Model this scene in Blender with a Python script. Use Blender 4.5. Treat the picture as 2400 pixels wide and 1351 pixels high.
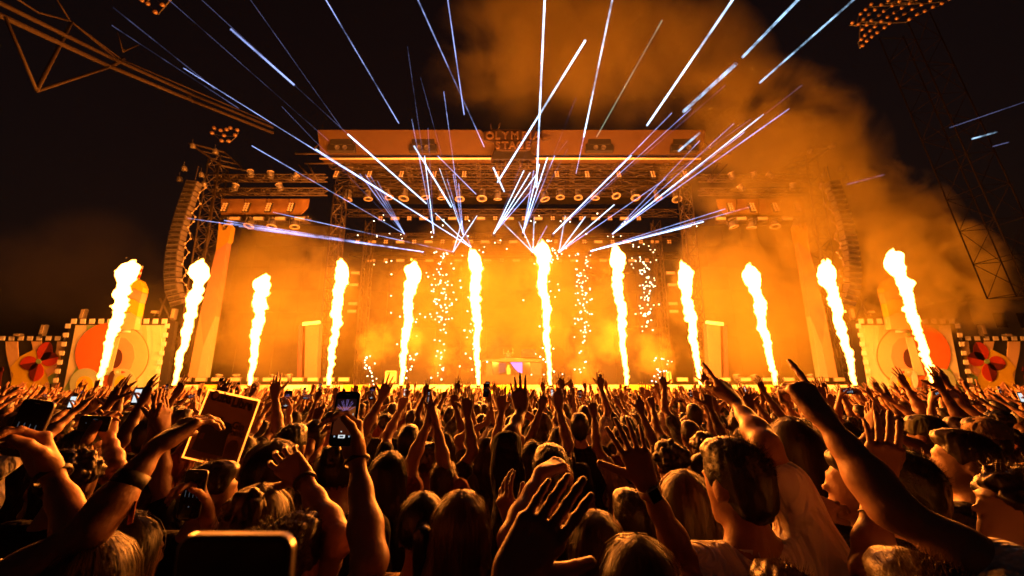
import bpy, bmesh, math, random
import numpy as np
from mathutils import Vector, Matrix

for o in list(bpy.data.objects):
    bpy.data.objects.remove(o)
SC = bpy.context.scene
COL = SC.collection
PI = math.pi
RND = random.Random(7)

# ------------------------------------------------------------------ camera
CAM_H = 2.05
PITCH = math.radians(14.5)
FPX = 870.0                       # focal length in pixels of the 2400 px wide photograph
cam_d = bpy.data.cameras.new('camera')
cam = bpy.data.objects.new('camera', cam_d)
COL.objects.link(cam)
cam.location = (0, 0, CAM_H)
cam.rotation_euler = (PI / 2 + PITCH, 0, 0)
cam_d.sensor_width = 36.0
cam_d.lens = 36.0 * FPX / 2400.0
cam_d.clip_start = 0.05
cam_d.clip_end = 2000
cam_d.dof.use_dof = True
cam_d.dof.focus_distance = 1.6
cam_d.dof.aperture_fstop = 3.2
SC.camera = cam

# ------------------------------------------------------------------ night sky
W = bpy.data.worlds.new('World')
SC.world = W
W.use_nodes = True
wn = W.node_tree.nodes
wn.clear()
w_out = wn.new('ShaderNodeOutputWorld')
w_bg = wn.new('ShaderNodeBackground')
w_sky = wn.new('ShaderNodeTexSky')
w_sky.sky_type = 'NISHITA'
w_sky.sun_disc = False
w_sky.sun_elevation = math.radians(-3)
w_sky.sun_rotation = math.radians(200)
w_bg.inputs['Strength'].default_value = 0.04
W.node_tree.links.new(w_sky.outputs[0], w_bg.inputs[0])
W.node_tree.links.new(w_bg.outputs[0], w_out.inputs[0])

# ------------------------------------------------------------------ exposure and renderer
SC.view_settings.view_transform = 'Standard'
SC.view_settings.look = 'None'
SC.view_settings.exposure = 0.0
SC.view_settings.gamma = 1.0
SC.view_settings.use_curve_mapping = False
SC.render.engine = 'CYCLES'
cy = SC.cycles
cy.max_bounces = 5
cy.diffuse_bounces = 1
cy.glossy_bounces = 2
cy.transmission_bounces = 2
cy.transparent_max_bounces = 24
cy.volume_bounces = 1
cy.volume_step_rate = 1.6
cy.volume_max_steps = 96
cy.caustics_reflective = False
cy.caustics_refractive = False
cy.sample_clamp_indirect = 3.0
cy.use_denoising = True
cy.use_light_tree = True
cy.use_adaptive_sampling = True
cy.adaptive_threshold = 0.04

# ------------------------------------------------------------------ surveying: where a sight line meets a vertical plane y = Y
CP, SP = math.cos(PITCH), math.sin(PITCH)
def ray(px, py):
    a = (px - 1200.0) / FPX
    u = (675.5 - py) / FPX
    return Vector((a, CP - SP * u, SP + CP * u))
def at(px, py, Y):
    r = ray(px, py)
    return Vector((0, 0, CAM_H)) + r * (Y / r.y)

# ------------------------------------------------------------------ materials
MATS = {}
def lin(c):
    return tuple(((v / 12.92) if v <= 0.04045 else ((v + 0.055) / 1.055) ** 2.4) for v in c)
def mat(name, col=(0.5, 0.5, 0.5), rough=0.6, metal=0.0, emit=None, strength=0.0, noise=0.0, nscale=6.0, bump=0.0, bscale=40.0, spec=0.5):
    if name in MATS:
        return MATS[name]
    m = bpy.data.materials.new(name)
    m.use_nodes = True
    nt = m.node_tree
    b = nt.nodes['Principled BSDF']
    b.inputs['Base Color'].default_value = (*col, 1)
    b.inputs['Roughness'].default_value = rough
    b.inputs['Metallic'].default_value = metal
    b.inputs['Specular IOR Level'].default_value = spec
    if emit:
        b.inputs['Emission Color'].default_value = (*emit, 1)
        b.inputs['Emission Strength'].default_value = strength
    if noise or bump:
        tc = nt.nodes.new('ShaderNodeTexCoord')
    if noise:
        n = nt.nodes.new('ShaderNodeTexNoise')
        n.inputs['Scale'].default_value = nscale
        n.inputs['Detail'].default_value = 5
        nt.links.new(tc.outputs['Object'], n.inputs['Vector'])
        mp = nt.nodes.new('ShaderNodeMapRange')
        mp.inputs['To Min'].default_value = 1 - noise
        mp.inputs['To Max'].default_value = 1 + noise
        nt.links.new(n.outputs['Fac'], mp.inputs['Value'])
        mx = nt.nodes.new('ShaderNodeMix')
        mx.data_type = 'RGBA'
        mx.blend_type = 'MULTIPLY'
        mx.inputs['Factor'].default_value = 1
        mx.inputs['A'].default_value = (*col, 1)
        nt.links.new(mp.outputs[0], mx.inputs['B'])
        nt.links.new(mx.outputs['Result'], b.inputs['Base Color'])
    if bump:
        n2 = nt.nodes.new('ShaderNodeTexNoise')
        n2.inputs['Scale'].default_value = bscale
        n2.inputs['Detail'].default_value = 4
        nt.links.new(tc.outputs['Object'], n2.inputs['Vector'])
        bp = nt.nodes.new('ShaderNodeBump')
        bp.inputs['Strength'].default_value = bump
        bp.inputs['Distance'].default_value = 0.02
        nt.links.new(n2.outputs['Fac'], bp.inputs['Height'])
        nt.links.new(bp.outputs[0], b.inputs['Normal'])
    MATS[name] = m
    return m

def glow(name, col, strength):
    return mat(name, (0, 0, 0), 1.0, emit=col, strength=strength)

# ------------------------------------------------------------------ mesh building
def link(o, parent=None):
    COL.objects.link(o)
    if parent is not None:
        o.parent = parent
    return o

def tag(o, label=None, cat=None, group=None, kind=None):
    if label: o['label'] = label
    if cat: o['category'] = cat
    if group: o['group'] = group
    if kind: o['kind'] = kind
    return o

def empty(name, loc=(0, 0, 0), rot=(0, 0, 0), parent=None):
    o = bpy.data.objects.new(name, None)
    o.empty_display_size = 0.2
    o.location = loc
    o.rotation_euler = rot
    return link(o, parent)

class MB:
    """collects shapes and links them as one mesh object"""
    def __init__(self):
        self.v, self.f, self.m = [], [], []
        self.mi = 0
    def add(self, verts, faces):
        n = len(self.v)
        self.v += [tuple(p) for p in verts]
        self.f += [tuple(i + n for i in f) for f in faces]
        self.m += [self.mi] * len(faces)
        return self
    def box(self, c, s, M=None):
        x, y, z = s[0] / 2, s[1] / 2, s[2] / 2
        vs = [Vector((sx * x, sy * y, sz * z)) for sx in (-1, 1) for sy in (-1, 1) for sz in (-1, 1)]
        if M is not None:
            vs = [M @ v for v in vs]
        c = Vector(c)
        return self.add([v + c for v in vs], [(0, 1, 3, 2), (4, 6, 7, 5), (0, 4, 5, 1), (2, 3, 7, 6), (0, 2, 6, 4), (1, 5, 7, 3)])
    def tube(self, a, b, r, n=6, r2=None, caps=True):
        a, b = Vector(a), Vector(b)
        r2 = r if r2 is None else r2
        d = (b - a)
        if d.length < 1e-6:
            return self
        d.normalize()
        up = Vector((0, 0, 1)) if abs(d.z) < 0.9 else Vector((1, 0, 0))
        x = d.cross(up).normalized()
        y = d.cross(x)
        vs = []
        for p, rr in ((a, r), (b, r2)):
            for i in range(n):
                t = 2 * PI * i / n
                vs.append(p + x * (rr * math.cos(t)) + y * (rr * math.sin(t)))
        fs = [(i, (i + 1) % n, n + (i + 1) % n, n + i) for i in range(n)]
        if caps:
            fs += [tuple(range(n - 1, -1, -1)), tuple(range(n, 2 * n))]
        return self.add(vs, fs)
    def path(self, pts, r, n=6):
        for a, b in zip(pts[:-1], pts[1:]):
            self.tube(a, b, r, n)
        return self
    def lathe(self, prof, c=(0, 0, 0), M=None, n=16):
        """prof: list of (radius, height)"""
        vs, fs = [], []
        c = Vector(c)
        for (r, h) in prof:
            for i in range(n):
                t = 2 * PI * i / n
                p = Vector((r * math.cos(t), r * math.sin(t), h))
                if M is not None:
                    p = M @ p
                vs.append(p + c)
        for k in range(len(prof) - 1):
            for i in range(n):
                j = (i + 1) % n
                fs.append((k * n + i, k * n + j, (k + 1) * n + j, (k + 1) * n + i))
        fs.append(tuple(range(n - 1, -1, -1)))
        fs.append(tuple(range((len(prof) - 1) * n, len(prof) * n)))
        return self.add(vs, fs)
    def prism(self, pts, y0, y1):
        """outline in (x, z), extruded from y0 to y1"""
        n = len(pts)
        area = sum(pts[i][0] * pts[(i + 1) % n][1] - pts[(i + 1) % n][0] * pts[i][1] for i in range(n))
        if area < 0:
            pts = pts[::-1]
        vs = [(x, y0, z) for x, z in pts] + [(x, y1, z) for x, z in pts]
        fs = [tuple(range(n)), tuple(range(2 * n - 1, n - 1, -1))]
        fs += [((i + 1) % n, i, n + i, n + (i + 1) % n) for i in range(n)]
        return self.add(vs, fs)
    def build(self, name, mats, parent=None, smooth=False, loc=None, bevel=0.0):
        me = bpy.data.meshes.new(name)
        me.from_pydata(self.v, [], self.f)
        if not isinstance(mats, (list, tuple)):
            mats = [mats]
        for m in mats:
            me.materials.append(m)
        if any(self.m):
            me.polygons.foreach_set('material_index', self.m)
        if smooth:
            me.polygons.foreach_set('use_smooth', [True] * len(self.f))
        me.update()
        o = bpy.data.objects.new(name, me)
        if loc is not None:
            o.location = loc
        link(o, parent)
        if bevel:
            md = o.modifiers.new('bevel', 'BEVEL')
            md.width = bevel
            md.segments = 2
            md.limit_method = 'ANGLE'
        return o

def copy_tree(o, parent=None):
    c = o.copy()
    COL.objects.link(c)
    c.parent = parent
    for ch in list(o.children):
        copy_tree(ch, c)
    return c
# ================================================================== smooth solid modelling on a grid (for bodies, hands, hair caps, flames)
class Field:
    def __init__(self, lo, hi, h):
        self.h = h
        self.lo = np.array(lo, float)
        self.n = np.maximum(((np.array(hi, float) - self.lo) / h).astype(int) + 2, 4)
        self.f = np.full(self.n, 1.0, np.float32)
    def sub(self, lo, hi):
        i0 = np.clip(((np.array(lo) - self.lo) / self.h).astype(int) - 1, 0, self.n - 1)
        i1 = np.clip(((np.array(hi) - self.lo) / self.h).astype(int) + 3, 1, self.n)
        if np.any(i1 <= i0):
            return None
        ax = [(self.lo[k] + self.h * np.arange(i0[k], i1[k])).astype(np.float32) for k in range(3)]
        X, Y, Z = ax[0][:, None, None], ax[1][None, :, None], ax[2][None, None, :]
        return (slice(i0[0], i1[0]), slice(i0[1], i1[1]), slice(i0[2], i1[2])), X, Y, Z
    def put(self, sl, d, k, cut=False):
        o = self.f[sl]
        if cut:
            self.f[sl] = np.maximum(o, -d)
            return
        if k > 0:
            hh = np.clip(0.5 + 0.5 * (o - d) / k, 0, 1)
            self.f[sl] = o + (d - o) * hh - k * hh * (1 - hh)
        else:
            self.f[sl] = np.minimum(o, d)
    def cone(self, a, b, ra, rb, k=0.02, flat=None):
        """tapered capsule from a to b; flat=(axis, factor) squeezes it along a unit axis"""
        a, b = np.array(a, float), np.array(b, float)
        R = max(ra, rb) + k + 2 * self.h
        s = self.sub(np.minimum(a, b) - R, np.maximum(a, b) + R)
        if s is None:
            return self
        sl, X, Y, Z = s
        d = b - a
        L2 = float(d @ d) + 1e-12
        px, py, pz = X - a[0], Y - a[1], Z - a[2]
        t = np.clip((px * d[0] + py * d[1] + pz * d[2]) / L2, 0, 1)
        qx, qy, qz = px - t * d[0], py - t * d[1], pz - t * d[2]
        if flat is not None:
            ax, fac = np.array(flat[0], float), flat[1]
            w = (qx * ax[0] + qy * ax[1] + qz * ax[2]) * (1.0 / fac - 1.0)
            qx, qy, qz = qx + w * ax[0], qy + w * ax[1], qz + w * ax[2]
        dist = np.sqrt(qx * qx + qy * qy + qz * qz) - (ra + (rb - ra) * t)
        if flat is not None:
            dist = dist * min(1.0, flat[1] * 1.2)
        self.put(sl, dist, k)
        return self
    def ell(self, c, r, k=0.02, R=None, cut=False):
        """ellipsoid with radii r in the axes of the 3x3 rotation R"""
        c = np.array(c, float)
        m = max(r) + k + 2 * self.h
        s = self.sub(c - m, c + m)
        if s is None:
            return self
        sl, X, Y, Z = s
        px, py, pz = X - c[0], Y - c[1], Z - c[2]
        if R is not None:
            R = np.array(R, float)
            u = px * R[0, 0] + py * R[1, 0] + pz * R[2, 0]
            v = px * R[0, 1] + py * R[1, 1] + pz * R[2, 1]
            w = px * R[0, 2] + py * R[1, 2] + pz * R[2, 2]
        else:
            u, v, w = px, py, pz
        q = np.sqrt((u / r[0]) ** 2 + (v / r[1]) ** 2 + (w / r[2]) ** 2)
        q2 = np.sqrt((u / r[0] ** 2) ** 2 + (v / r[1] ** 2) ** 2 + (w / r[2] ** 2) ** 2) + 1e-9
        self.put(sl, (q * (q - 1) / q2).astype(np.float32), k, cut)
        return self
    def net(self):
        """surface nets: (verts, quads)"""
        f = self.f
        s = f < 0
        nx, ny, nz = f.shape
        c = [s[i:nx - 1 + i, j:ny - 1 + j, k:nz - 1 + k] for i in (0, 1) for j in (0, 1) for k in (0, 1)]
        anyi = c[0].copy(); alli = c[0].copy()
        for q in c[1:]:
            anyi |= q
            alli &= q
        act = anyi & ~alli
        idx = np.argwhere(act)
        if len(idx) == 0:
            return np.zeros((0, 3)), np.zeros((0, 4), int)
        vid = -np.ones(act.shape, np.int64)
        vid[act] = np.arange(len(idx))
        corner = np.array([(i, j, k) for i in (0, 1) for j in (0, 1) for k in (0, 1)])
        vals = np.stack([f[idx[:, 0] + q[0], idx[:, 1] + q[1], idx[:, 2] + q[2]] for q in corner], 1)
        acc = np.zeros((len(idx), 3)); cnt = np.zeros(len(idx))
        for a in range(8):
            for b in range(a + 1, 8):
                if np.abs(corner[a] - corner[b]).sum() != 1:
                    continue
                va, vb = vals[:, a], vals[:, b]
                m = (va < 0) != (vb < 0)
                t = np.where(m, va / np.where(m, va - vb, 1), 0)
                acc += np.where(m[:, None], corner[a] + t[:, None] * (corner[b] - corner[a]), 0)
                cnt += m
        v = self.lo + self.h * (idx + acc / cnt[:, None])
        quads = []
        for ax in range(3):
            o1, o2 = [(1, 2), (2, 0), (0, 1)][ax]
            sh = [slice(None)] * 3; sh[ax] = slice(0, -1)
            sh2 = [slice(None)] * 3; sh2[ax] = slice(1, None)
            a, b = s[tuple(sh)], s[tuple(sh2)]
            e = np.argwhere(a != b)
            e = e[(e[:, o1] > 0) & (e[:, o2] > 0) & (e[:, o1] < f.shape[o1] - 1) & (e[:, o2] < f.shape[o2] - 1)]
            if len(e) == 0:
                continue
            def cell(d1, d2):
                q = e.copy(); q[:, o1] -= d1; q[:, o2] -= d2
                return vid[q[:, 0], q[:, 1], q[:, 2]]
            q = np.stack([cell(1, 1), cell(0, 1), cell(0, 0), cell(1, 0)], 1)
            flip = ~a[e[:, 0], e[:, 1], e[:, 2]]
            q[flip] = q[flip][:, ::-1]
            quads.append(q)
        q = np.concatenate(quads)
        q = q[(q >= 0).all(1)]
        return v, q

def relax(v, q, n=1, lam=0.5):
    """a little smoothing of a quad mesh"""
    if len(v) == 0:
        return v
    e = np.concatenate([q[:, [0, 1]], q[:, [1, 2]], q[:, [2, 3]], q[:, [3, 0]]])
    for _ in range(n):
        s = np.zeros_like(v); c = np.zeros(len(v))
        for k in range(3):
            s[:, k] = np.bincount(e[:, 0], v[e[:, 1], k], len(v)) + np.bincount(e[:, 1], v[e[:, 0], k], len(v))
        c = np.bincount(e[:, 0], minlength=len(v)) + np.bincount(e[:, 1], minlength=len(v))
        v = v + lam * (s / np.maximum(c, 1)[:, None] - v)
    return v

def np_mesh(name, v, q, mats, smooth=True):
    me = bpy.data.meshes.new(name)
    v = np.asarray(v, np.float32); q = np.asarray(q, np.int32)
    k = q.shape[1]
    me.vertices.add(len(v)); me.vertices.foreach_set('co', v.ravel())
    me.loops.add(q.size); me.loops.foreach_set('vertex_index', q.ravel())
    me.polygons.add(len(q))
    me.polygons.foreach_set('loop_start', np.arange(0, q.size, k, dtype=np.int32))
    me.polygons.foreach_set('use_smooth', np.full(len(q), smooth))
    for m in (mats if isinstance(mats, (list, tuple)) else [mats]):
        me.materials.append(m)
    me.update(calc_edges=True)
    return me
def np_obj(name, v, q, mats, parent=None, smooth=True):
    o = bpy.data.objects.new(name, np_mesh(name, v, q, mats, smooth))
    return link(o, parent)
ORD = ['leftmost'] + [w + ' from the left' for w in 'second third fourth fifth sixth seventh eighth ninth tenth eleventh twelfth thirteenth fourteenth fifteenth sixteenth seventeenth eighteenth nineteenth twentieth'.split()] + ['twenty first from the left', 'twenty second from the left', 'twenty third from the left']
# ================================================================== ground
YF = 30.0                                   # the stage front
M_dark = mat('black_steel', (0.03, 0.03, 0.032), 0.55, noise=0.3)
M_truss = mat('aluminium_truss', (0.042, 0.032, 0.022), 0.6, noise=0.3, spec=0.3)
M_deck = mat('stage_deck', (0.05, 0.048, 0.045), 0.7, noise=0.4, nscale=2)
M_cream = mat('cream_paint', (0.750, 0.720, 0.570), 0.75, noise=0.1)
M_white = mat('white_paint', (0.800, 0.800, 0.800), 0.7, noise=0.1)
M_yellow = mat('yellow_paint', (0.750, 0.540, 0.022), 0.7, noise=0.1)
M_orange = mat('orange_paint', (0.720, 0.180, 0.045), 0.7, noise=0.1)
M_salmon = mat('salmon_paint', (0.720, 0.375, 0.240), 0.7, noise=0.1)
M_pale = mat('pale_orange_paint', (0.750, 0.540, 0.330), 0.7, noise=0.1)
M_green = mat('olive_green_paint', (0.255, 0.450, 0.180), 0.7, noise=0.1)
M_pgreen = mat('pale_green_paint', (0.450, 0.690, 0.510), 0.7, noise=0.1)
M_grey = mat('grey_green_paint', (0.420, 0.540, 0.420), 0.7, noise=0.1)
M_maroon = mat('maroon_paint', (0.09, 0.03, 0.03), 0.7, noise=0.1)
M_red = mat('red_paint', (0.558, 0.046, 0.018), 0.7, noise=0.1)
M_dred = mat('dark_red_paint', (0.13, 0.008, 0.006), 0.7, noise=0.1)
M_black = mat('black_paint', (0.018, 0.016, 0.015), 0.7, noise=0.2)
M_lamp = mat('lamp_glass', (0.42, 0.36, 0.28), 0.3)
M_lens = mat('dark_lens', (0.02, 0.02, 0.025), 0.12)
M_led = mat('led_wall', (0.022, 0.02, 0.02), 0.5, noise=0.3, nscale=1.5)
M_tarp = mat('roof_tarpaulin', (0.05, 0.027, 0.008), 0.65, noise=0.25, nscale=1.0)
M_fix = mat('fixture_body', (0.10, 0.095, 0.09), 0.4, noise=0.2)

gm = MB()
def ground_z(y): return -0.011 * min(max(0.0, y - 2.0), 24.0)      # the field falls gently towards the stage
gm.add([(sx * 400, y, ground_z(y)) for y in (-60, 2, 26, 500) for sx in (-1, 1)], [(0, 1, 3, 2), (2, 3, 5, 4), (4, 5, 7, 6)])
ground = gm.build('ground', mat('trampled_ground', (0.045, 0.035, 0.022), 0.95, noise=0.5, nscale=0.6, bump=0.4, bscale=8))
tag(ground, 'trampled festival ground under the crowd', 'ground', kind='structure')

def outl(pts, Y):
    return [(at(x, y, Y).x, at(x, y, Y).z) for x, y in pts]
def plate(name, pts, Y, m, parent, t=0.05, front=0.0):
    """a painted board whose outline was surveyed on the plane y = Y"""
    return MB().prism(outl(pts, Y), Y - front - t, Y - front).build(name, m, parent)
def mirror(pts):
    return [(2404 - x, y) for x, y in pts]
def ellipse(cx, cy, rx, ry, a0=0, a1=360, n=28, rot=0):
    c, s = math.cos(math.radians(rot)), math.sin(math.radians(rot))
    out = []
    for i in range(n + (0 if (a1 - a0) >= 360 else 1)):
        t = math.radians(a0 + (a1 - a0) * i / n)
        x, y = rx * math.cos(t), ry * math.sin(t)
        out.append((cx + x * c - y * s, cy + x * s + y * c))
    return out

# ================================================================== stage platform
XL, XR = at(408, 905, YF).x, at(2004, 905, YF).x
stage = empty('stage_platform', (0, YF, 0))
tag(stage, 'wide festival stage platform with painted front boards behind the crowd', 'stage')
def under(o, p):
    o.parent = p
    o.matrix_parent_inverse = Matrix.Translation(-Vector(p.location))
    return o
under(MB().box((0, YF + 8.5, 0.8), (XR - XL, 17, 2.2)).build('deck', M_deck), stage)
r = random.Random(3)
x = XL
pal = [M_cream, M_yellow, M_salmon, M_white, M_pale, M_yellow, M_pgreen, M_cream]
k = 0
while x < XR - 0.5:
    w = min(r.uniform(1.6, 3.4), XR - x)
    z1 = 1.98 + r.choice((0, 0, 0.0))
    sl = r.uniform(-0.5, 0.5)
    o = MB().prism([(x, -0.26), (x + w, -0.26), (x + w, z1), (x, z1)], YF - 0.06, YF - 0.004).build('front_board', pal[k % 8])
    under(o, stage)
    # a cut-out in another colour laid on the board
    cx = x + w * r.uniform(0.3, 0.7)
    pts = ellipse(0, 0, w * 0.34, 0.62, n=14)
    o2 = MB().prism([(cx + a, 1.25 + b) for a, b in pts], YF - 0.1, YF - 0.062).build('painted_shape', pal[(k * 3 + 2) % 8])
    o2.parent = o
    o2.matrix_parent_inverse = Matrix.Identity(4)
    x += w
    k += 1
o = MB().box((0, YF + 0.15, 1.955), (XR - XL, 0.4, 0.06)).build('front_edge', M_white)
under(o, stage)

# ================================================================== lattice trusses
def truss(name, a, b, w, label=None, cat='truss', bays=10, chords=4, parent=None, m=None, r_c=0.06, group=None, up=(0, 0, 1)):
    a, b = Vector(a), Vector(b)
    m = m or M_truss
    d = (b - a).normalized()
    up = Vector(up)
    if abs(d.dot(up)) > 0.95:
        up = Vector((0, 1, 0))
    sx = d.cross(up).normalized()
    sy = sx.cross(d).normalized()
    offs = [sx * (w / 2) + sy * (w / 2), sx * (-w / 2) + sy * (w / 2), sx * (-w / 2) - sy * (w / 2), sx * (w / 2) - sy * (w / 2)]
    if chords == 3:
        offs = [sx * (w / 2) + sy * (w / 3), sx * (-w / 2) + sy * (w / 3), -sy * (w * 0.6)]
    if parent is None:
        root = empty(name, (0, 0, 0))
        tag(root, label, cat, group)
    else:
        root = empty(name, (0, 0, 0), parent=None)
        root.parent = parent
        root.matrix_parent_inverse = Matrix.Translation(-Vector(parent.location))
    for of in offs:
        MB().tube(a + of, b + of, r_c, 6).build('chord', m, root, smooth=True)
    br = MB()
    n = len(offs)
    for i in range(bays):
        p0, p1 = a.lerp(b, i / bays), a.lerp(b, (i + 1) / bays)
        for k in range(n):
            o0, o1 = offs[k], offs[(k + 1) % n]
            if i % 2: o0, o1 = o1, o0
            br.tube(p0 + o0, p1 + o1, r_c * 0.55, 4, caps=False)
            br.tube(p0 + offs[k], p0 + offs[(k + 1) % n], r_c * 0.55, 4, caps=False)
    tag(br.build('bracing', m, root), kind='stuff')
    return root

# ================================================================== stage roof with fascia
roof = empty('stage_roof', (0, YF, 0))
tag(roof, 'main stage roof with long tarpaulin fascia and bright front tube', 'stage roof')
YR = YF
def roof_part(o):
    return under(o, roof)
# fascia: two halves left and right of the sign, slightly leaning back
for side in (0, 1):
    q = [(757, 322), (1128, 322), (1163, 350), (1150, 372), (752, 372)]
    if side:
        q = [(2398 - a, b) for a, b in q]
    o = MB()
    pts = outl(q, YR)
    n = len(pts)
    zf = min(b for a, b in pts)
    front = [(a, YR - (b - zf) * 0.45, b) for a, b in pts]
    back = [(a, YR + 0.9, b) for a, b in pts]
    o.add(front + back, [tuple(range(n)), tuple(range(2 * n - 1, n - 1, -1))] + [((i + 1) % n, i, n + i, n + (i + 1) % n) for i in range(n)])
    roof_part(o.build('fascia', M_tarp))
    # lip below the fascia and the bright round tube
    xa, xb = (750, 1152) if not side else (1210, 1642)
    a, b = at(xa, 372, YR - 0.25), at(xb, 372, YR - 0.25)
    roof_part(MB().tube(a, b, 0.10, 10).build('front_tube', mat('polished_tube', (0.6, 0.54, 0.44), 0.35, noise=0.1), smooth=True))
    xa, xb = (772, 1148) if not side else (1258, 1632)
    a, b = at(xa, 366, YR - 0.05), at(xb, 366, YR - 0.05)
    roof_part(MB().box((a + b) / 2, ((b - a).length, 0.12, 0.10)).build('fascia_lip', M_pale))
# dark loudspeaker-like blocks standing against the fascia
for (cx, w) in ((803, 60), (993, 62), (1404, 66), (1602, 66)):
    a, b = at(cx - w / 2, 330, YR - 0.4), at(cx + w / 2, 357, YR - 0.4)
    bl = MB().box(((a.x + b.x) / 2, YR - 0.45, (a.z + b.z) / 2 + 0.3), (abs(b.x - a.x) * 0.82, 0.5, abs(a.z - b.z) * 0.5)) \
             .box(((a.x + b.x) / 2, YR - 0.35, (a.z + b.z) / 2 - 0.28), (abs(b.x - a.x), 0.55, abs(a.z - b.z) * 0.5)).build('fascia_vent', M_black)
    roof_part(bl)
    for s in (-1, 1):
        o = MB().lathe([(0.22, 0), (0.22, 0.06), (0.12, 0.02)], (0, 0, 0), Matrix.Rotation(PI / 2, 4, 'X'), 14).build('vent_opening', M_fix)
        o.location = ((a.x + b.x) / 2 + s * 0.35, YR - 0.64, (a.z + b.z) / 2 - 0.28)
        o.parent = bl
        o.matrix_parent_inverse = Matrix.Identity(4)
# sheet of roof going back
zt = at(1200, 325, YR).z
o = MB().add([(at(757, 330, YR).x, YR + 1, zt), (at(1640, 330, YR).x, YR + 1, zt), (at(1640, 330, YR).x, YR + 15, zt + 1), (at(757, 330, YR).x, YR + 15, zt + 1)], [(0, 1, 2, 3)])
roof_part(o.build('roof_sheet', M_black))
# pointed struts beside the sign
for s in (0, 1):
    for q in ([(1153, 373), (1187, 360)], [(1160, 372), (1194, 372)], [(1185, 360), (1185, 392)], [(1165, 372), (1165, 394)]):
        q2 = [(2404 - a, b) for a, b in q] if s else q
        roof_part(MB().tube(at(*q2[0], YR - 0.3), at(*q2[1], YR - 0.3), 0.07, 8).build('strut', M_truss, smooth=True))
    for q in ([(1128, 331), (1155, 341)],):
        q2 = [(2404 - a, b) for a, b in q] if s else q
        roof_part(MB().tube(at(*q2[0], YR - 0.35), at(*q2[1], YR - 0.35), 0.12, 8).build('light_bar', M_pale, smooth=True))
# horizontal outriggers at the roof corners
for s in (0, 1):
    for q in ([(692, 361), (758, 361)], [(715, 384), (800, 383)], [(722, 386), (745, 425)], [(700, 386), (738, 428)], [(757, 330), (735, 350)]):
        q2 = [(2404 - a, b) for a, b in q] if s else q
        roof_part(MB().tube(at(*q2[0], YR + 0.2), at(*q2[1], YR + 0.2), 0.07, 8).build('outrigger', M_truss, smooth=True))

# ================================================================== sign: OLYMPIA STAGE
def text_mesh(txt, size, depth=0.06, bold=0.0):
    c = bpy.data.curves.new('txt', 'FONT')
    c.body = txt
    c.size = size
    c.extrude = depth / 2
    c.offset = bold
    c.resolution_u = 3
    c.align_x = 'CENTER'
    o = bpy.data.objects.new('txt', c)
    COL.objects.link(o)
    dg = bpy.context.evaluated_depsgraph_get()
    me = bpy.data.meshes.new_from_object(o.evaluated_get(dg))
    bpy.data.objects.remove(o)
    return me
def letters(txt, p0, p1, size, m, parent, Y, bold=0.02, sx=1.0):
    """single letters spread from p0 to p1 (world x), standing on z"""
    n = len(txt)
    wts = [{'I': 0.5, 'M': 1.25, 'L': 0.85, 'T': 0.9}.get(c, 1.0) for c in txt]
    tot = sum(wts)
    x = p0.x
    for c, w in zip(txt, wts):
        wc = (p1.x - p0.x) * w / tot
        me = text_mesh(c, size, 0.12, bold)
        me.materials.clear()
        me.materials.append(m)
        o = bpy.data.objects.new('letter', me)
        o.rotation_euler = (PI / 2, 0, 0)
        o.location = (x + wc / 2, Y, p0.z)
        o.scale = (sx, 1, 1)
        link(o)
        under(o, parent)
        x += wc
YS = YR - 1.1
sign = empty('stage_sign', at(1203, 372, YS))
tag(sign, 'stage name sign reading OLYMPIA STAGE on top of the roof fascia', 'sign')
M_signb = mat('sign_board', (0.03, 0.018, 0.012), 0.7, noise=0.2)
M_letter = mat('sign_letters', (0.10, 0.065, 0.04), 0.6, noise=0.2)
under(MB().prism(outl([(1134, 309), (1156, 304), (1245, 304), (1270, 309), (1272, 327), (1248, 333), (1242, 350), (1232, 352), (1180, 352), (1163, 350), (1157, 333), (1134, 328)], YS), YS, YS + 0.2).build('board', M_signb), sign)
under(MB().prism(outl([(1163, 351), (1241, 351), (1256, 373), (1150, 373)], YS + 0.2), YS + 0.2, YS + 0.4).build('lower_board', M_black), sign)
letters('OLYMPIA', at(1138, 327, YS), at(1268, 327, YS), 1.05, M_letter, sign, YS - 0.07, 0.03, 0.92)
letters('STAGE', at(1158, 349, YS), at(1246, 349, YS), 0.98, M_letter, sign, YS - 0.07, 0.03, 0.95)
for (a, b, c, d) in ((1152, 303, 1150, 291), (1168, 302, 1172, 290), (1252, 303, 1256, 292), (1272, 330, 1290, 326)):
    under(MB().tube(at(a, b, YS), at(c, d, YS), 0.06, 6).build('spike', M_signb), sign)

# ================================================================== roof lighting trusses
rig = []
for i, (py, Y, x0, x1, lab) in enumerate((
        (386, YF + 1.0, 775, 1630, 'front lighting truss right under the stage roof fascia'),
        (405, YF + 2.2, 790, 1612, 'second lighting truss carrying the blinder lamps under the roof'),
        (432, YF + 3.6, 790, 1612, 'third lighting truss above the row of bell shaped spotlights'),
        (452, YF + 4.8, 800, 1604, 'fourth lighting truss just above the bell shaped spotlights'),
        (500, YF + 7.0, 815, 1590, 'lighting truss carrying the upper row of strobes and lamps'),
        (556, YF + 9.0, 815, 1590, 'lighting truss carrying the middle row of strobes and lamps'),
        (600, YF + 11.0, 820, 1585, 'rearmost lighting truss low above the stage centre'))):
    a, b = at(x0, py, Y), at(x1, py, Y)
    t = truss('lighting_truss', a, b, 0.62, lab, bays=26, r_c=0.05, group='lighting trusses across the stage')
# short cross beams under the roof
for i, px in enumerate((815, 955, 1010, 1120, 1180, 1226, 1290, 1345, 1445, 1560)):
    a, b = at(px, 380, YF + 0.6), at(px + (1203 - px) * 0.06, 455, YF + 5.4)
    truss('roof_beam', a, b, 0.4, 'short roof beam running back under the fascia, ' + ORD[i], bays=8, r_c=0.035, group='short roof beams running back')

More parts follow.
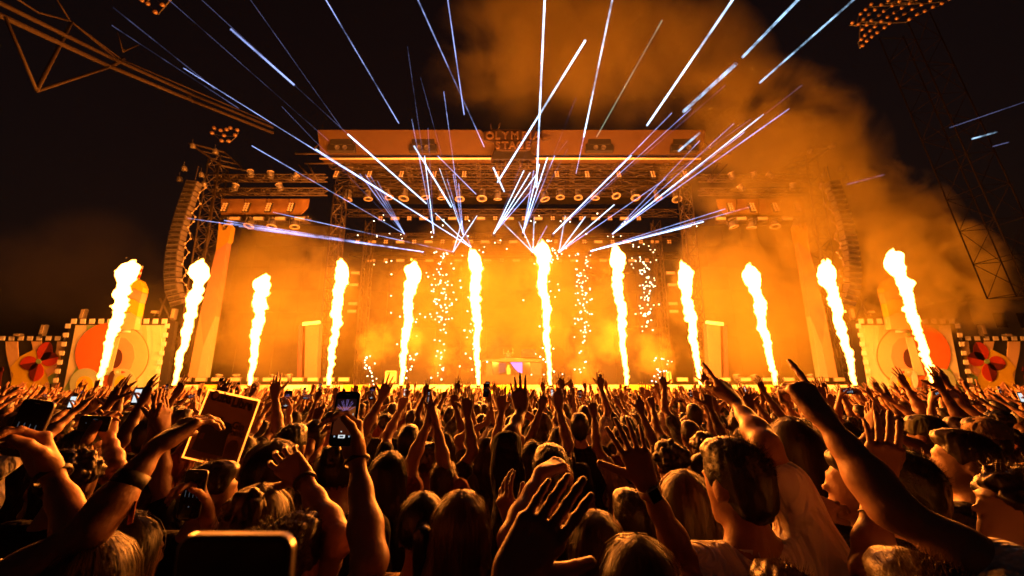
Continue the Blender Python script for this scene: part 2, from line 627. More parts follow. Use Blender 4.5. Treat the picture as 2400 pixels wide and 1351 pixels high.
# ---- fixtures -------------------------------------------------
def moving_head_template():
    root = empty('moving_head')
    MB().box((0, 0, -0.07), (0.42, 0.36, 0.14)).build('clamp_base', M_fix, root, bevel=0.02)
    for s in (-1, 1):
        MB().box((s * 0.33, 0, -0.36), (0.05, 0.14, 0.5)).build('yoke_arm', M_fix, root, bevel=0.015)
    MB().lathe([(0.16, 0.0), (0.24, -0.06), (0.26, -0.3), (0.33, -0.52), (0.33, -0.56)], (0, 0, -0.22), None, 16).build('lamp_body', M_fix, root, smooth=True)
    MB().lathe([(0.36, 0.0), (0.37, -0.07), (0.30, -0.07), (0.29, 0.0)], (0, 0, -0.74), None, 16).build('lens_ring', M_lamp, root, smooth=True)
    MB().lathe([(0.28, 0.0), (0.28, -0.02), (0.1, -0.05)], (0, 0, -0.745), None, 12).build('lens', M_lens, root, smooth=True)
    return root
mh0 = moving_head_template()
def moving_head(p, scale, tilt, label, group, first=[True]):
    o = mh0 if first[0] else copy_tree(mh0)
    first[0] = False
    o.location = p
    o.scale = (scale,) * 3
    o.rotation_euler = tilt
    tag(o, label, 'spotlight', group)
    return o
bell = [818, 862, 906, 950, 992, 1034, 1076, 1130, 1166, 1270, 1313, 1355, 1397, 1440, 1486, 1536, 1582]
ords = ['leftmost', 'second', 'third', 'fourth', 'fifth', 'sixth', 'seventh', 'eighth', 'ninth', 'tenth', 'eleventh', 'twelfth', 'thirteenth', 'fourteenth', 'fifteenth', 'sixteenth', 'rightmost']
r = random.Random(11)
for i, px in enumerate(bell):
    moving_head(at(px, 447 + r.uniform(-3, 3), YF + 4.2), r.uniform(1.15, 1.4), (r.uniform(-0.35, 0.1), r.uniform(-0.25, 0.25), r.uniform(0, 3)),
                ords[i] + ' bell shaped spotlight hanging in the row under the main roof' + ('' if i in (0, 16) else ', counted from the left'), 'bell spotlights under the main roof')

def blinder_template(cols, rows, pitch, name='blinder_lamp'):
    root = empty(name)
    MB().box((0, 0.06, 0), (cols * pitch + 0.04, 0.1, rows * pitch + 0.04)).build('housing', M_black, root)
    me = None
    for i in range(cols):
        for j in range(rows):
            p = ((i - (cols - 1) / 2) * pitch, -0.02, (j - (rows - 1) / 2) * pitch)
            if me is None:
                o = MB().lathe([(pitch * 0.40, 0.0), (pitch * 0.42, 0.03), (pitch * 0.30, 0.07), (pitch * 0.05, 0.09)], (0, 0, 0), Matrix.Rotation(PI / 2, 4, 'X'), 10).build('lamp', M_lamp, root, smooth=True)
                me = o.data
            else:
                o = bpy.data.objects.new('lamp', me)
                link(o, root)
            o.location = p
    return root
def use(tpl, first, p, label, cat, group, rot=(0, 0, 0), s=1.0):
    o = tpl if first[0] else copy_tree(tpl)
    first[0] = False
    o.location = p
    o.rotation_euler = rot
    o.scale = (s,) * 3
    tag(o, label, cat, group)
    return o
bl24, f24 = blinder_template(2, 4, 0.21), [True]
xs = [788, 866, 941, 1018, 1088, 1165, 1305, 1376, 1450, 1530, 1606]
for i, px in enumerate(xs):
    lab = '%s eight lamp blinder on the truss under the main roof' % (['leftmost', 'second', 'third', 'fourth', 'fifth', 'sixth', 'seventh', 'eighth', 'ninth', 'tenth', 'rightmost'][i])
    use(bl24, f24, at(px, 409, YF + 1.7), lab + ('' if i in (0, 10) else ', counted from the left'), 'blinder lamp', 'eight lamp blinders under the main roof', (-0.35, 0, 0), 1.05)
wing = {'left': [526, 577, 629, 681], 'right': [1713, 1764, 1818, 1870]}
pos4 = ['outermost', 'second outermost', 'second innermost', 'innermost']
for side, xs in wing.items():
    for i, px in enumerate(xs):
        k = i if side == 'left' else 3 - i
        use(bl24, f24, at(px, 486, YF + 1.2), '%s eight lamp blinder on the %s wing header' % (pos4[k], side), 'blinder lamp', 'eight lamp blinders on the wing headers', (-0.2, 0, 0), 1.15)
bl22, f22 = blinder_template(2, 2, 0.24, 'four_lamp_blinder'), [True]
def strobe_template():
    root = empty('strobe_bar')
    MB().box((0, 0.08, 0), (0.95, 0.16, 0.36)).build('housing', M_fix, root, bevel=0.03)
    MB().box((0, -0.01, 0), (0.86, 0.03, 0.27)).build('tube_window', M_lamp, root, bevel=0.012)
    return root
st0, fst = strobe_template(), [True]
def row(py, Y, x0, dx, n, name, start=0):
    for i in range(n):
        px = x0 + dx * i
        od = ORD[i // 2]
        if (i + start) % 2 == 0:
            use(bl22, f22, at(px, py, Y), 'four lamp blinder, %s in the %s row of stage lamps' % (od, name), 'blinder lamp', 'four lamp blinders in the %s row' % name)
        else:
            use(st0, fst, at(px, py, Y), 'bar strobe, %s in the %s row of stage lamps' % (od, name), 'strobe', 'bar strobes in the %s row' % name)
row(512, YF + 7.0, 892, 33.6, 19, 'upper')
row(567, YF + 9.0, 838, 33.2, 23, 'middle')
row(611, YF + 11.0, 870, 34.0, 20, 'lower', 1)

# ================================================================== back walls and wings
def block(name, x0, x1, y0, y1, z0, z1, m, label, cat):
    o = MB().box(((x0 + x1) / 2, (y0 + y1) / 2, (z0 + z1) / 2), (x1 - x0, y1 - y0, z1 - z0)).build(name, m)
    return tag(o, label, cat)
def led_wall(x0, x1, z0, z1, Y, nx, nz, label):
    root = empty('led_wall', ((x0 + x1) / 2, Y, z0))
    tag(root, label, 'screen')
    w, h = (x1 - x0) / nx, (z1 - z0) / nz
    me = None
    for i in range(nx):
        for j in range(nz):
            p = (x0 + w * (i + 0.5), Y, z0 + h * (j + 0.5))
            if me is None:
                o = MB().box((0, 0, 0), (w - 0.03, 0.15, h - 0.03)).build('screen_panel', M_led)
                me = o.data
            else:
                o = bpy.data.objects.new('screen_panel', me)
                link(o)
            o.location = p
            under(o, root)
    under(MB().box(((x0 + x1) / 2, Y + 0.2, (z0 + z1) / 2), (x1 - x0, 0.2, z1 - z0)).build('backing_frame', M_dark), root)
a, b = at(790, 400, YF + 15), at(1612, 400, YF + 15)
led_wall(at(800, 900, YF + 15).x + 1.5, at(1600, 900, YF + 15).x - 1.5, 1.95, 20, YF + 15, 12, 8, 'dark screen wall at the back of the stage centre behind the desk')
led_wall(at(500, 880, YF + 5).x, at(765, 880, YF + 5).x, 1.95, at(600, 530, YF + 5).z, YF + 5, 6, 7, 'dark screen wall of the left stage wing')
led_wall(at(1650, 880, YF + 5).x, at(1925, 880, YF + 5).x, 1.95, at(1800, 530, YF + 5).z, YF + 5, 6, 7, 'dark screen wall of the right stage wing behind smoke')

for side in ('left', 'right'):
    s = (lambda q: q) if side == 'left' else mirror
    # header with panels, bar strobes, roof beams
    hd = empty('wing_header', at(*s([(620, 480)])[0], YF + 2))
    tag(hd, 'lit header panel above the opening of the %s stage wing' % side, 'header panel')
    for q in ([(520, 468), (574, 468), (574, 505), (520, 505)], [(576, 468), (626, 468), (626, 505), (576, 505)], [(628, 468), (678, 468), (678, 505), (628, 505)], [(680, 468), (726, 468), (722, 488), (706, 505), (680, 505)]):
        o = MB().prism(outl(s(q), YF + 2), YF + 1.9, YF + 2).build('header_board', mat('header_canvas', (0.18, 0.10, 0.03), 0.7, noise=0.3, nscale=1.5))
        under(o, hd)
    under(MB().prism(outl(s([(520, 505), (722, 505), (722, 522), (520, 522)]), YF + 2.3), YF + 2.2, YF + 2.4).build('dark_backing', M_black), hd)
    truss('wing_roof_truss', at(*s([(505, 418)])[0], YF + 1.6), at(*s([(765, 418)])[0], YF + 1.6), 0.5, 'upper roof truss above the %s stage wing' % side, bays=14)
    truss('wing_roof_truss', at(*s([(505, 450)])[0], YF + 1.8), at(*s([(765, 450)])[0], YF + 1.8), 0.5, 'lower roof truss above the %s stage wing header' % side, bays=14)
    truss('wing_lamp_truss', at(*s([(520, 516)])[0], YF + 2.0), at(*s([(726, 516)])[0], YF + 2.0), 0.45, 'lamp truss under the %s stage wing header' % side, bays=14)
    xs = [550, 605, 656, 702] if side == 'left' else [1690, 1738, 1788, 1845]
    for i, px in enumerate(xs):
        k = i if side == 'left' else 3 - i
        use(st0, fst, at(px, 512, YF + 1.2), '%s bar strobe under the %s wing header' % (pos4[k], side), 'strobe', 'bar strobes under the wing headers', s=1.0)
    xs = [540, 592, 642, 690] if side == 'left' else [1712, 1760, 1815, 1866]
    for i, px in enumerate(xs):
        k = i if side == 'left' else 3 - i
        moving_head(at(px, 512, YF + 1.5), 1.15, (r.uniform(-0.2, 0.2), r.uniform(-0.2, 0.2), r.uniform(0, 3)), '%s bell spotlight hanging under the %s wing header' % (pos4[k], side), 'bell spotlights under the wing headers')
    xs = [(590, 415), (635, 418), (685, 420), (548, 447), (660, 447)]
    for i, (px, py) in enumerate(xs):
        (px, py), = s([(px, py)])
        moving_head(at(px, py, YF + 1.0), 0.8, (PI + r.uniform(-0.4, 0.4), r.uniform(-0.7, 0.7), 0), 'small floodlight on the %s wing roof, %s' % (side, ['upper outer one', 'upper middle one', 'upper inner one', 'lower outer one', 'lower inner one'][i]), 'small floodlights on the %s wing roof' % side)
    # painted pillar at the outer edge
    pil = empty('painted_pillar', at(*s([(465, 890)])[0], YF + 1.0))
    tag(pil, 'tall painted pillar with yellow top at the outer edge of the %s wing' % side, 'pillar')
    Yp = YF + 1.0
    P_y, P_s, P_p, P_g = mat('pillar_yellow', (0.26, 0.17, 0.012), 0.7, noise=0.15), mat('pillar_salmon', (0.25, 0.13, 0.085), 0.7, noise=0.15), mat('pillar_pale', (0.26, 0.18, 0.11), 0.7, noise=0.15), mat('pillar_green', (0.17, 0.24, 0.18), 0.7, noise=0.15)
    for nm, q, m in (('yellow_top', [(506, 590), (511, 545), (513, 520), (518, 528), (521, 540), (530, 538), (534, 530), (542, 530), (537, 562), (533, 568)], P_y),
                     ('salmon_middle', [(505.5, 590.6), (532.6, 569), (505, 740), (476, 812), (470, 730)], P_s),
                     ('pale_middle', [(470, 731), (475.6, 812.6), (462, 885), (440, 885)], P_p),
                     ('green_foot', [(504.7, 741.4), (476, 813), (462.6, 885), (481, 885)], P_g)):
        o = MB().prism(outl(s(q), Yp), Yp, Yp + 0.5).build(nm, m)
        under(o, pil)
    # inner banner panel at the main opening
    ban = empty('banner_panel', at(*s([(730, 890)])[0], YF + 1.5))
    tag(ban, 'pink banner panel on the floor beside the %s edge of the main opening' % side, 'banner')
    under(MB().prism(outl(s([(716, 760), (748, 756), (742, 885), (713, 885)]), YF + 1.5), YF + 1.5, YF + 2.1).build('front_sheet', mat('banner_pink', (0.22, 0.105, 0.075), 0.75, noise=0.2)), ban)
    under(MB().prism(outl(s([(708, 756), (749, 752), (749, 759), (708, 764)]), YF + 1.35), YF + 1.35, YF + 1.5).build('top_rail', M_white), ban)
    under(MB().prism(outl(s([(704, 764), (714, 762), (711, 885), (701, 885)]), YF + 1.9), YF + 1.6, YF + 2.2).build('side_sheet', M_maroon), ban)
    # main roof tower
    truss('roof_tower', at(*s([(757, 897)])[0], YF + 3), at(*s([(800, 440)])[0], YF + 3), 0.9, 'lattice roof tower between the %s wing and the main opening' % side, bays=18, r_c=0.07)
    truss('rear_roof_tower', at(*s([(840, 897)])[0], YF + 9), at(*s([(868, 520)])[0], YF + 9), 0.8, 'rear lattice tower standing inside the %s half of the stage' % side, bays=16, r_c=0.06)
    # three strobes climbing the rear tower
    for i, (px, py) in enumerate([(832, 640), (828, 668), (826, 712), (824, 730)]):
        (px, py), = s([(px, py)])
        use(st0, fst, at(px, py, YF + 8), 'bar strobe on the %s rear lattice tower, %s' % (side, ['topmost', 'second from top', 'third from top', 'lowest'][i]), 'strobe', 'bar strobes on the %s rear tower' % side)

# floor strobes and floor spotlights along the stage edge
xs = [432, 470, 508, 550, 590, 628, 661, 697, 733, 770, 805, 1600, 1640, 1700, 1748, 1800, 1850, 1896, 1930, 1968]
for i, px in enumerate(xs):
    use(st0, fst, at(px, 890, YF + 0.7), 'low strobe box standing on the stage edge, %s' % ORD[i], 'strobe', 'strobe boxes along the stage edge', s=0.95)
xs = [462, 508, 552, 634, 678, 1730, 1775, 1822, 1905]
fl_w = ['first', 'second', 'third', 'fourth', 'fifth', 'sixth', 'seventh', 'eighth', 'ninth']
for i, px in enumerate(xs):
    p = at(px, 896, YF + 1.6)
    moving_head(p, 0.75, (PI + r.uniform(-0.3, 0.3), r.uniform(-0.3, 0.3), 0), '%s floor spotlight from the left behind the strobes on the stage edge' % fl_w[i], 'floor spotlights on the stage edge')

# ================================================================== desk and performer platform
Yd = YF + 3.0
desk = empty('performer_desk', at(1200, 898, Yd))
tag(desk, 'performer desk with violet lit screen front on a dark riser at stage centre', 'desk')
def dpart(name, q, y0, y1, m):
    return under(MB().prism(outl(q, Yd), Yd + y0, Yd + y1).build(name, m), desk)
dpart('riser', [(1130, 880), (1270, 880), (1270, 900), (1130, 900)], -0.5, 2.5, mat('riser_cloth', (0.06, 0.035, 0.025), 0.8))
dpart('desk_top', [(1132, 844), (1165, 843), (1200, 841), (1235, 843), (1270, 844), (1270, 849), (1132, 849)], -0.4, 1.0, mat('desk_veneer', (0.06, 0.04, 0.025), 0.5))
for q in ([(1140, 849), (1154, 849), (1154, 880), (1140, 880)], [(1243, 849), (1270, 849), (1268, 880), (1243, 880)]):
    dpart('side_panel', q, -0.2, 0.9, M_dark)
scr = dpart('screen', [(1154, 850), (1243, 850), (1243, 879), (1154, 879)], 0.0, 0.3, M_lens)
violet = glow('violet_screen_light', (0.25, 0.2, 0.9), 1.7)
dim_v = glow('dim_violet_screen_light', (0.22, 0.10, 0.12), 0.5)
dpart('screen_glow_right', [(1196, 850), (1224, 850), (1224, 875), (1214, 872), (1206, 864)], -0.03, -0.004, violet)
dpart('screen_glow_left', [(1169, 851), (1186, 851), (1184, 873), (1169, 876)], -0.03, -0.004, dim_v)
dpart('screen_figure', [(1188, 878), (1187, 864), (1189, 860), (1190, 856), (1192, 855), (1194, 857), (1194, 861), (1197, 866), (1196, 878)], -0.035, -0.005, mat('printed_figure', (0.5, 0.25, 0.15), 0.6))
dpart('mixer', [(1176, 840), (1224, 840), (1224, 843), (1176, 843)], 0.0, 0.5, M_fix)
tag(MB().prism(outl([(1222, 819), (1256, 819), (1256, 838), (1222, 838)], Yd + 0.9), Yd + 0.9, Yd + 1.5).build('monitor_speaker', M_black), 'black monitor speaker standing beside the performer desk', 'speaker')
for (x0, x1, y0, y1) in ((906, 926, 871, 898), (1562, 1572, 872, 898)):
    fr = MB()
    Y = YF + 2
    a, b = at(x0, y0, Y), at(x1, y1, Y)
    fr.box(((a.x + b.x) / 2, Y, a.z), (b.x - a.x, 0.3, 0.1)).box((a.x, Y, (a.z + b.z) / 2), (0.1, 0.3, a.z - b.z)).box((b.x, Y, (a.z + b.z) / 2), (0.1, 0.3, a.z - b.z)).box(((a.x + b.x) / 2, Y + 0.12, (a.z + b.z) / 2), (b.x - a.x, 0.05, a.z - b.z))
    tag(fr.build('equipment_case', M_pale), 'framed equipment case on the stage floor %s of the desk' % ('left' if x0 < 1200 else 'right'), 'case')
# ================================================================== painted side walls with guitars and flowers
def side_wall(side):
    s = (lambda q: q) if side == 'left' else mirror
    Y = YF + 1.0
    w = empty('guitar_wall', at(*s([(270, 930)])[0], Y))
    tag(w, 'painted wall with an orange guitar and checkered border on the %s of the stage' % side, 'painted wall')
    def pl(name, q, m, layer, t=0.04):
        f = 0.05 * layer
        return under(MB().prism(outl(s(q), Y), Y - f - t, Y - f - 0.006).build(name, m), w)
    Z = 972
    pl('board', [(163, 753), (411, 753), (380, Z), (120, Z)], M_black, -6.2, 0.3)
    pl('background', [(180, 763), (394, 763), (362, Z), (140, Z)], M_cream, 1)
    def band(x0, x1, dx, m, nm):
        n = 12
        L, R = [], []
        for i in range(n + 1):
            t = i / n
            y = 764 + (Z - 766) * t
            wob = 14 * math.sin(t * 4.2 + 0.4)
            L.append((x0 + dx * t + wob, y)); R.append((x1 + dx * t + wob, y))
        pl(nm, L + R[::-1], m, 2)
    band(203, 222, -62, M_green, 'green_stripe')
    band(352, 372, -18, M_pgreen, 'pale_green_stripe')
    band(232, 240, -75, M_yellow, 'yellow_stripe')
    band(330, 341, -26, M_pale, 'pale_stripe')
    # checkered border blocks
    def dash(cx, cy, wd, hg):
        q = [(cx - wd, cy + hg), (cx - wd + 1.5, cy - hg), (cx + wd, cy - hg), (cx + wd - 1.5, cy + hg)]
        pl('border_block', q, M_white, 6.2, 0.05)
    for i in range(11):
        dash(184 + 21 * i, 755, 6.6, 5.6)
    for i in range(8):
        y = 766 + 21 * i
        dash(172 - 0.22 * (y - 757), y, 6.2, 5.2)
        dash(402 - 0.20 * (y - 757), y, 6.2, 5.2)
    # striped barrel rising behind the guitar
    pl('barrel_cap', [(309, 676), (314, 661), (330, 655), (345, 663), (352, 679), (351, 690), (332, 681), (312, 684)], M_yellow, 3, 0.5)
    pl('barrel_band', [(311.6, 685), (332, 682), (350.6, 691), (344, 714), (330, 704), (303, 707)], M_salmon, 3, 0.5)
    pl('barrel_middle', [(302.6, 708), (330, 705), (343.6, 715), (338, 745), (322, 735), (296, 738)], M_yellow, 3, 0.5)
    pl('barrel_foot', [(295.6, 739), (322, 736), (337.6, 746), (332, 775), (286, 775)], M_pale, 3, 0.5)
    for i in range(5):
        a, b = (322 + 2.4 * i, 659 - 7 * i), (324.4 + 2.4 * i, 652 - 7 * i)
        p, q = at(*s([a])[0], Y), at(*s([b])[0], Y)
        under(MB().tube(p, q, 0.11 - 0.01 * i, 8).build('mast_segment', [M_white, M_red][i % 2], smooth=True), w)
    # guitar
    pl('guitar_body', ellipse(269, 833, 86, 76, n=40), M_orange, 3.6)
    pl('guitar_body_light_side', ellipse(269, 833, 84, 74, -88, 72, n=26) + [(262, 905), (285, 790)], M_pale, 4.4, 0.03)
    pl('guitar_rosette', [(288, 792), (305, 795), (320, 812), (324, 838), (315, 864), (292, 884), (268, 884)], M_salmon, 5.0, 0.03)
    pl('sound_hole', ellipse(280, 841, 15, 23, -90, 95, n=16, rot=12), M_maroon, 5.6, 0.03)
    pl('fretboard', [(274, 792), (291, 792), (270, 880), (247, 880)], M_pgreen, 6.2, 0.04)
    pl('neck', [(307, 690), (313, 678), (316, 680), (305, 735), (300, 762), (286, 790), (278, 790), (288, 760), (294, 735)], M_green, 6.2, 0.04)
    for i, y in enumerate((739, 744, 749, 768, 773, 778)):
        dx = -10 if i > 2 else 0
        p, q = at(*s([(284 + dx, y)])[0], Y - 0.42), at(*s([(315 + dx, y)])[0], Y - 0.42)
        under(MB().tube(p, q, 0.075, 8).build('tuning_peg', M_white, smooth=True), w)
    # rings, suns and birds at the foot of the guitar
    pl('left_ring', ellipse(212, 902, 37, 38, n=30), M_grey, 6.4, 0.04)
    pl('left_sun', ellipse(211, 904, 20, 22, n=24), M_yellow, 7.3, 0.04)
    pl('right_ring', ellipse(297, 899, 31, 34, n=30), M_grey, 6.4, 0.04)
    pl('right_sun', ellipse(296, 900, 16, 20, n=24), M_yellow, 7.3, 0.04)
    pl('bird_wing', ellipse(277, 890, 11, 21, 90, 285, n=14, rot=10), M_maroon if side == 'left' else M_white, 8.2, 0.04)
    pl('bird_head', ellipse(290, 873, 8.5, 7.5, n=16), M_pale, 9.1, 0.04)
    pl('bird_eye', ellipse(290, 873, 3, 3, n=10), M_white, 10.0, 0.03)
    pl('bird_beak', [(297, 870), (309, 873), (297, 876)], M_red, 9.1, 0.03)
    pl('stand', [(235, 893), (255, 890), (256, Z), (225, Z)], M_maroon, 6.8, 0.04)
    # flower wall further out
    w2 = empty('flower_wall', at(*s([(60, 930)])[0], Y + 0.6))
    tag(w2, 'black and yellow painted wall with a red petal flower beyond the %s guitar wall' % side, 'painted wall')
    Y2 = Y + 0.6
    def p2(name, q, m, layer, t=0.04):
        f = 0.05 * layer
        return under(MB().prism(outl(s(q), Y2), Y2 - f - t, Y2 - f - 0.006).build(name, m), w2)
    p2('board', [(-330, 788), (168, 788), (150, Z), (-330, Z)], M_black, -6.2, 0.3)
    for i in range(-13, 8):
        cx = 12 + 21.5 * i
        p2('border_block', [(cx - 7, 799), (cx - 5, 789), (cx + 7, 789), (cx + 5, 799)], M_white, 3, 0.05)
    for (x0, wd) in ((36, 26), (88, 24), (140, 20), (-14, 22), (-80, 26), (-150, 24), (-220, 26)):
        L, R = [], []
        for i in range(11):
            t = i / 10
            y = 801 + 150 * t
            wob = 7 * math.sin(t * 5 + x0)
            L.append((x0 - wd / 2 + wob, y)); R.append((x0 + wd / 2 + wob * 0.6, y))
        p2('wavy_stripe', L + R[::-1], M_pale, 1)
    p2('yellow_star', [(28, 864), (38, 852), (52, 836), (84, 820), (92, 828), (118, 838), (150, 826), (145, 845), (136, 860), (118, 890), (122, 930), (118, Z), (20, Z), (30, 900), (36, 878)], M_yellow, 2)
    p2('green_corner', [(117, 884), (139, 872), (130, 900), (120, 900)], M_green, 2.4)
    p2('pink_wedge', [(112, 868), (142, 850), (134, 868), (118, 884)], M_salmon, 2.9)
    p2('pink_foot', [(20, 930), (60, 895), (90, 945), (80, Z), (20, Z)], M_salmon, 2.9)
    for j, (ang, L) in enumerate(((-62, 52), (-14, 46), (106, 50), (170, 46))):
        a = math.radians(ang)
        d, nrm = (math.cos(a), math.sin(a)), (-math.sin(a), math.cos(a))
        def petal(h):
            q = [(0, 0)]
            for i in range(9):
                t = i / 8
                q.append((L * (0.25 + 0.75 * t), h * 17 * math.sin(PI * (0.25 + 0.72 * t)) ** 0.7 if t < 1 else 0))
            return [(99 + d[0] * u + nrm[0] * v, 848 + (d[1] * u + nrm[1] * v) * 0.98) for u, v in q]
        p2('petal_half', petal(1), M_red if j % 2 else M_dred, 3.4)
        p2('petal_half', petal(-1), M_dred if j % 2 else M_red, 3.4)
    p2('flower_heart', ellipse(99, 848, 6.5, 6, n=8), M_green, 4.4)
    p2('leaf', [(-20, 880), (14, 870), (12, 860), (4, 920), (-20, 960)], M_dred, 2.2)
    # small floodlights standing on the wall tops
    for i, (px, py, tall) in enumerate(((98, 790, 1), (42, 792, 0), (157, 790, 0), (192, 753, 1), (363, 738, 0), (405, 752, 1))):
        (x, y), = s([(px, py)])
        p = at(x, y, Y + 0.3)
        f = empty('wall_floodlight', p)
        tag(f, '%s floodlight on the %s %s' % (('tall narrow', 'small flat')[0 if tall else 1], side, ['flower wall top', 'flower wall, outermost', 'flower wall beside the guitar wall', 'guitar wall, outer end', 'guitar wall beside the barrel', 'guitar wall, inner end'][i]), 'floodlight', '%s floodlights on the %s walls' % (('tall narrow', 'small flat')[0 if tall else 1], side))
        if tall:
            MB().box((0, 0, 0.55), (0.34, 0.3, 0.95)).build('housing', M_fix, f, bevel=0.03)
            MB().box((0, -0.17, 0.6), (0.26, 0.03, 0.75)).build('lamp_face', M_lamp, f)
            MB().tube((0, 0, -0.1), (0, 0, 0.12), 0.05).build('bracket', M_dark, f)
        else:
            MB().box((0, 0, 0.22), (0.55, 0.3, 0.24)).build('housing', M_fix, f, bevel=0.03)
            MB().box((0, -0.165, 0.22), (0.46, 0.03, 0.17)).build('lamp_face', M_lamp, f)
            MB().tube((0, 0, -0.1), (0, 0, 0.12), 0.05).build('bracket', M_dark, f)
side_wall('left')
side_wall('right')

# ================================================================== hanging loudspeaker columns and their towers
def line_array(side):
    s = (lambda q: q) if side == 'left' else mirror
    path = [(452, 424), (438, 462), (424, 505), (412, 550), (404, 595), (400, 640), (403, 680), (417, 716)]
    P = []
    for i, (x, y) in enumerate(path):
        (xx, yy), = s([(x, y)])
        P.append(at(xx, yy, YF - 0.3 + 0.9 * max(0, (i - 4) / 3) ** 2))
    # resample
    segs = [0]
    for a, b in zip(P[:-1], P[1:]):
        segs.append(segs[-1] + (b - a).length)
    N = 24
    def pos(t):
        L = t * segs[-1]
        for i in range(len(P) - 1):
            if L <= segs[i + 1] + 1e-6:
                return P[i].lerp(P[i + 1], (L - segs[i]) / (segs[i + 1] - segs[i]))
        return P[-1]
    root = empty('line_array', P[0])
    tag(root, 'curved hanging column of loudspeaker cabinets on the %s of the stage' % side, 'loudspeaker')
    M_cab = mat('speaker_cabinet', (0.09, 0.08, 0.07), 0.55, noise=0.2)
    M_gr = mat('speaker_grille', (0.018, 0.016, 0.014), 0.6, noise=0.3, nscale=30)
    h = segs[-1] / N
    me = me2 = None
    for i in range(N):
        c = pos((i + 0.5) / N)
        d = (pos(min(1, (i + 1) / N)) - pos(i / N)).normalized()
        z = -d
        y = Vector((0, 1, 0)) - z * z.y
        y.normalize()
        x = y.cross(z)
        M = Matrix((x, y, z)).transposed()
        if me is None:
            b = MB()
            b.prism([(-0.52, -h * 0.40), (0.52, -h * 0.40), (0.52, h * 0.40), (-0.52, h * 0.40)], -0.1, 0.5)
            o = b.build('speaker_cabinet', M_cab)
            me = o.data
            g = MB()
            for k in range(2):
                g.box(((k - 0.5) * 0.48, -0.13, -h * 0.1), (0.42, 0.04, h * 0.45))
            g2 = g.build('grille', M_gr)
            me2 = g2.data
        else:
            o = bpy.data.objects.new('speaker_cabinet', me)
            link(o)
            g2 = bpy.data.objects.new('grille', me2)
            link(g2)
        o.matrix_world = Matrix.Translation(c - P[0]) @ M.to_4x4()
        o.location = c - P[0]
        o.rotation_euler = M.to_euler()
        o.parent = root
        g2.parent = o
    cab = MB()
    sgn = 1 if side == 'left' else -1
    for i in range(N):
        c = pos((i + 0.3) / N) + Vector((sgn * (0.85 + 0.25 * math.sin(i * 1.9)), 0.3, 0.1 * math.sin(i)))
        cab.lathe([(0.02, -0.07), (0.08, -0.04), (0.08, 0.04), (0.02, 0.07)], c - P[0], None, 6)
        if i:
            cab.tube(c - P[0], prev - P[0], 0.015, 4)
        prev = c
    tag(cab.build('rear_cable_and_shackles', M_lamp, root), kind='stuff')
    MB().tube((0, 0.2, 0.1), (0, 0.2, 1.6), 0.03).build('chain', M_truss, root)
    # tower that carries it
    base, top = s([(432, 905)])[0], s([(514, 372)])[0]
    tw = truss('loudspeaker_tower', at(*base, YF + 1.8), at(*top, YF + 1.8), 1.1, 'lattice tower with slanted top frame carrying the %s loudspeaker column' % side, bays=20, r_c=0.07)
    q = [(442, 336), (497, 334), (546, 377), (535, 383), (488, 346), (450, 346)]
    A = [at(*s([p])[0], YF + 0.8) for p in ((443, 336), (497, 334), (546, 378), (512, 383))]
    A[1].y += 1.6; A[2].y += 1.6; A[3].y += 0.4
    for i in range(4):
        MB().tube(A[i], A[(i + 1) % 4], 0.09, 6).build('top_frame_bar', M_truss, tw)
    for t in (0.33, 0.66):
        MB().tube(A[0].lerp(A[3], t), A[1].lerp(A[2], t), 0.06, 6).build('top_frame_bar', M_truss, tw)
    for j, (px, py) in enumerate(((452, 342), (505, 355), (478, 432), (432, 395), (421, 420), (472, 410))):
        (x, y), = s([(px, py)])
        fl = empty('tower_floodlight', at(x, y, YF + 0.6), (0.4, 0, 0))
        tag(fl, 'small floodlight on the %s loudspeaker tower, %s' % (side, ['at the frame tip', 'under the frame', 'beside the array top', 'hanging outermost high', 'hanging outermost low', 'between array and tower'][j]), 'floodlight', 'small floodlights on the %s loudspeaker tower' % side)
        MB().lathe([(0.10, 0.25), (0.2, 0.15), (0.24, -0.2), (0.2, -0.24)], (0, 0, 0), None, 10).build('housing', M_fix, fl, smooth=True)
        MB().tube((0, 0, 0.2), (0, 0.1, 0.6), 0.03).build('bracket', M_dark, fl)
    # stays below
    for (a, b) in (((375, 700), (405, 760)), ((392, 690), (372, 742)), ((420, 500), (470, 590)), ((498, 540), (470, 620))):
        p, q2 = at(*s([a])[0], YF + 1.4), at(*s([b])[0], YF + 1.4)
        MB().tube(p, q2, 0.07, 6).build('stay', M_truss, tw)
    truss('wall_tower', at(*s([(393, 950)])[0], YF + 1.6), at(*s([(428, 752)])[0], YF + 1.6), 0.8, 'short lattice tower between guitar wall and pillar on the %s' % side, bays=8, r_c=0.06)
line_array('left')
line_array('right')

# ================================================================== overhead structures near the viewer
boom = empty('overhead_boom', (0, 0, 0))
tag(boom, 'brown steel lattice boom slanting overhead at the upper left', 'truss')
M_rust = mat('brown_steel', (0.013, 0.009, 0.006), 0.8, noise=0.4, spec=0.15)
def Yb(px): return 9.0 + 15.0 * px / 640.0
def bp(px, py, dy=0): return at(px, py, Yb(max(px, 0)) + dy)
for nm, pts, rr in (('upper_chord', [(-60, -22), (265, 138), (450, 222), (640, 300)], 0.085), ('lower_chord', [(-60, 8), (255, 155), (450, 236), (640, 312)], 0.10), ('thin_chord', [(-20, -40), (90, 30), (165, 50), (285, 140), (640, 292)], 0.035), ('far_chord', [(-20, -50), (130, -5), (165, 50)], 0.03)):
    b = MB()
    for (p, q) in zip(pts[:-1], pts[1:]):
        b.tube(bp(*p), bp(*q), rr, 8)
    b.build(nm, M_rust, boom, smooth=True)
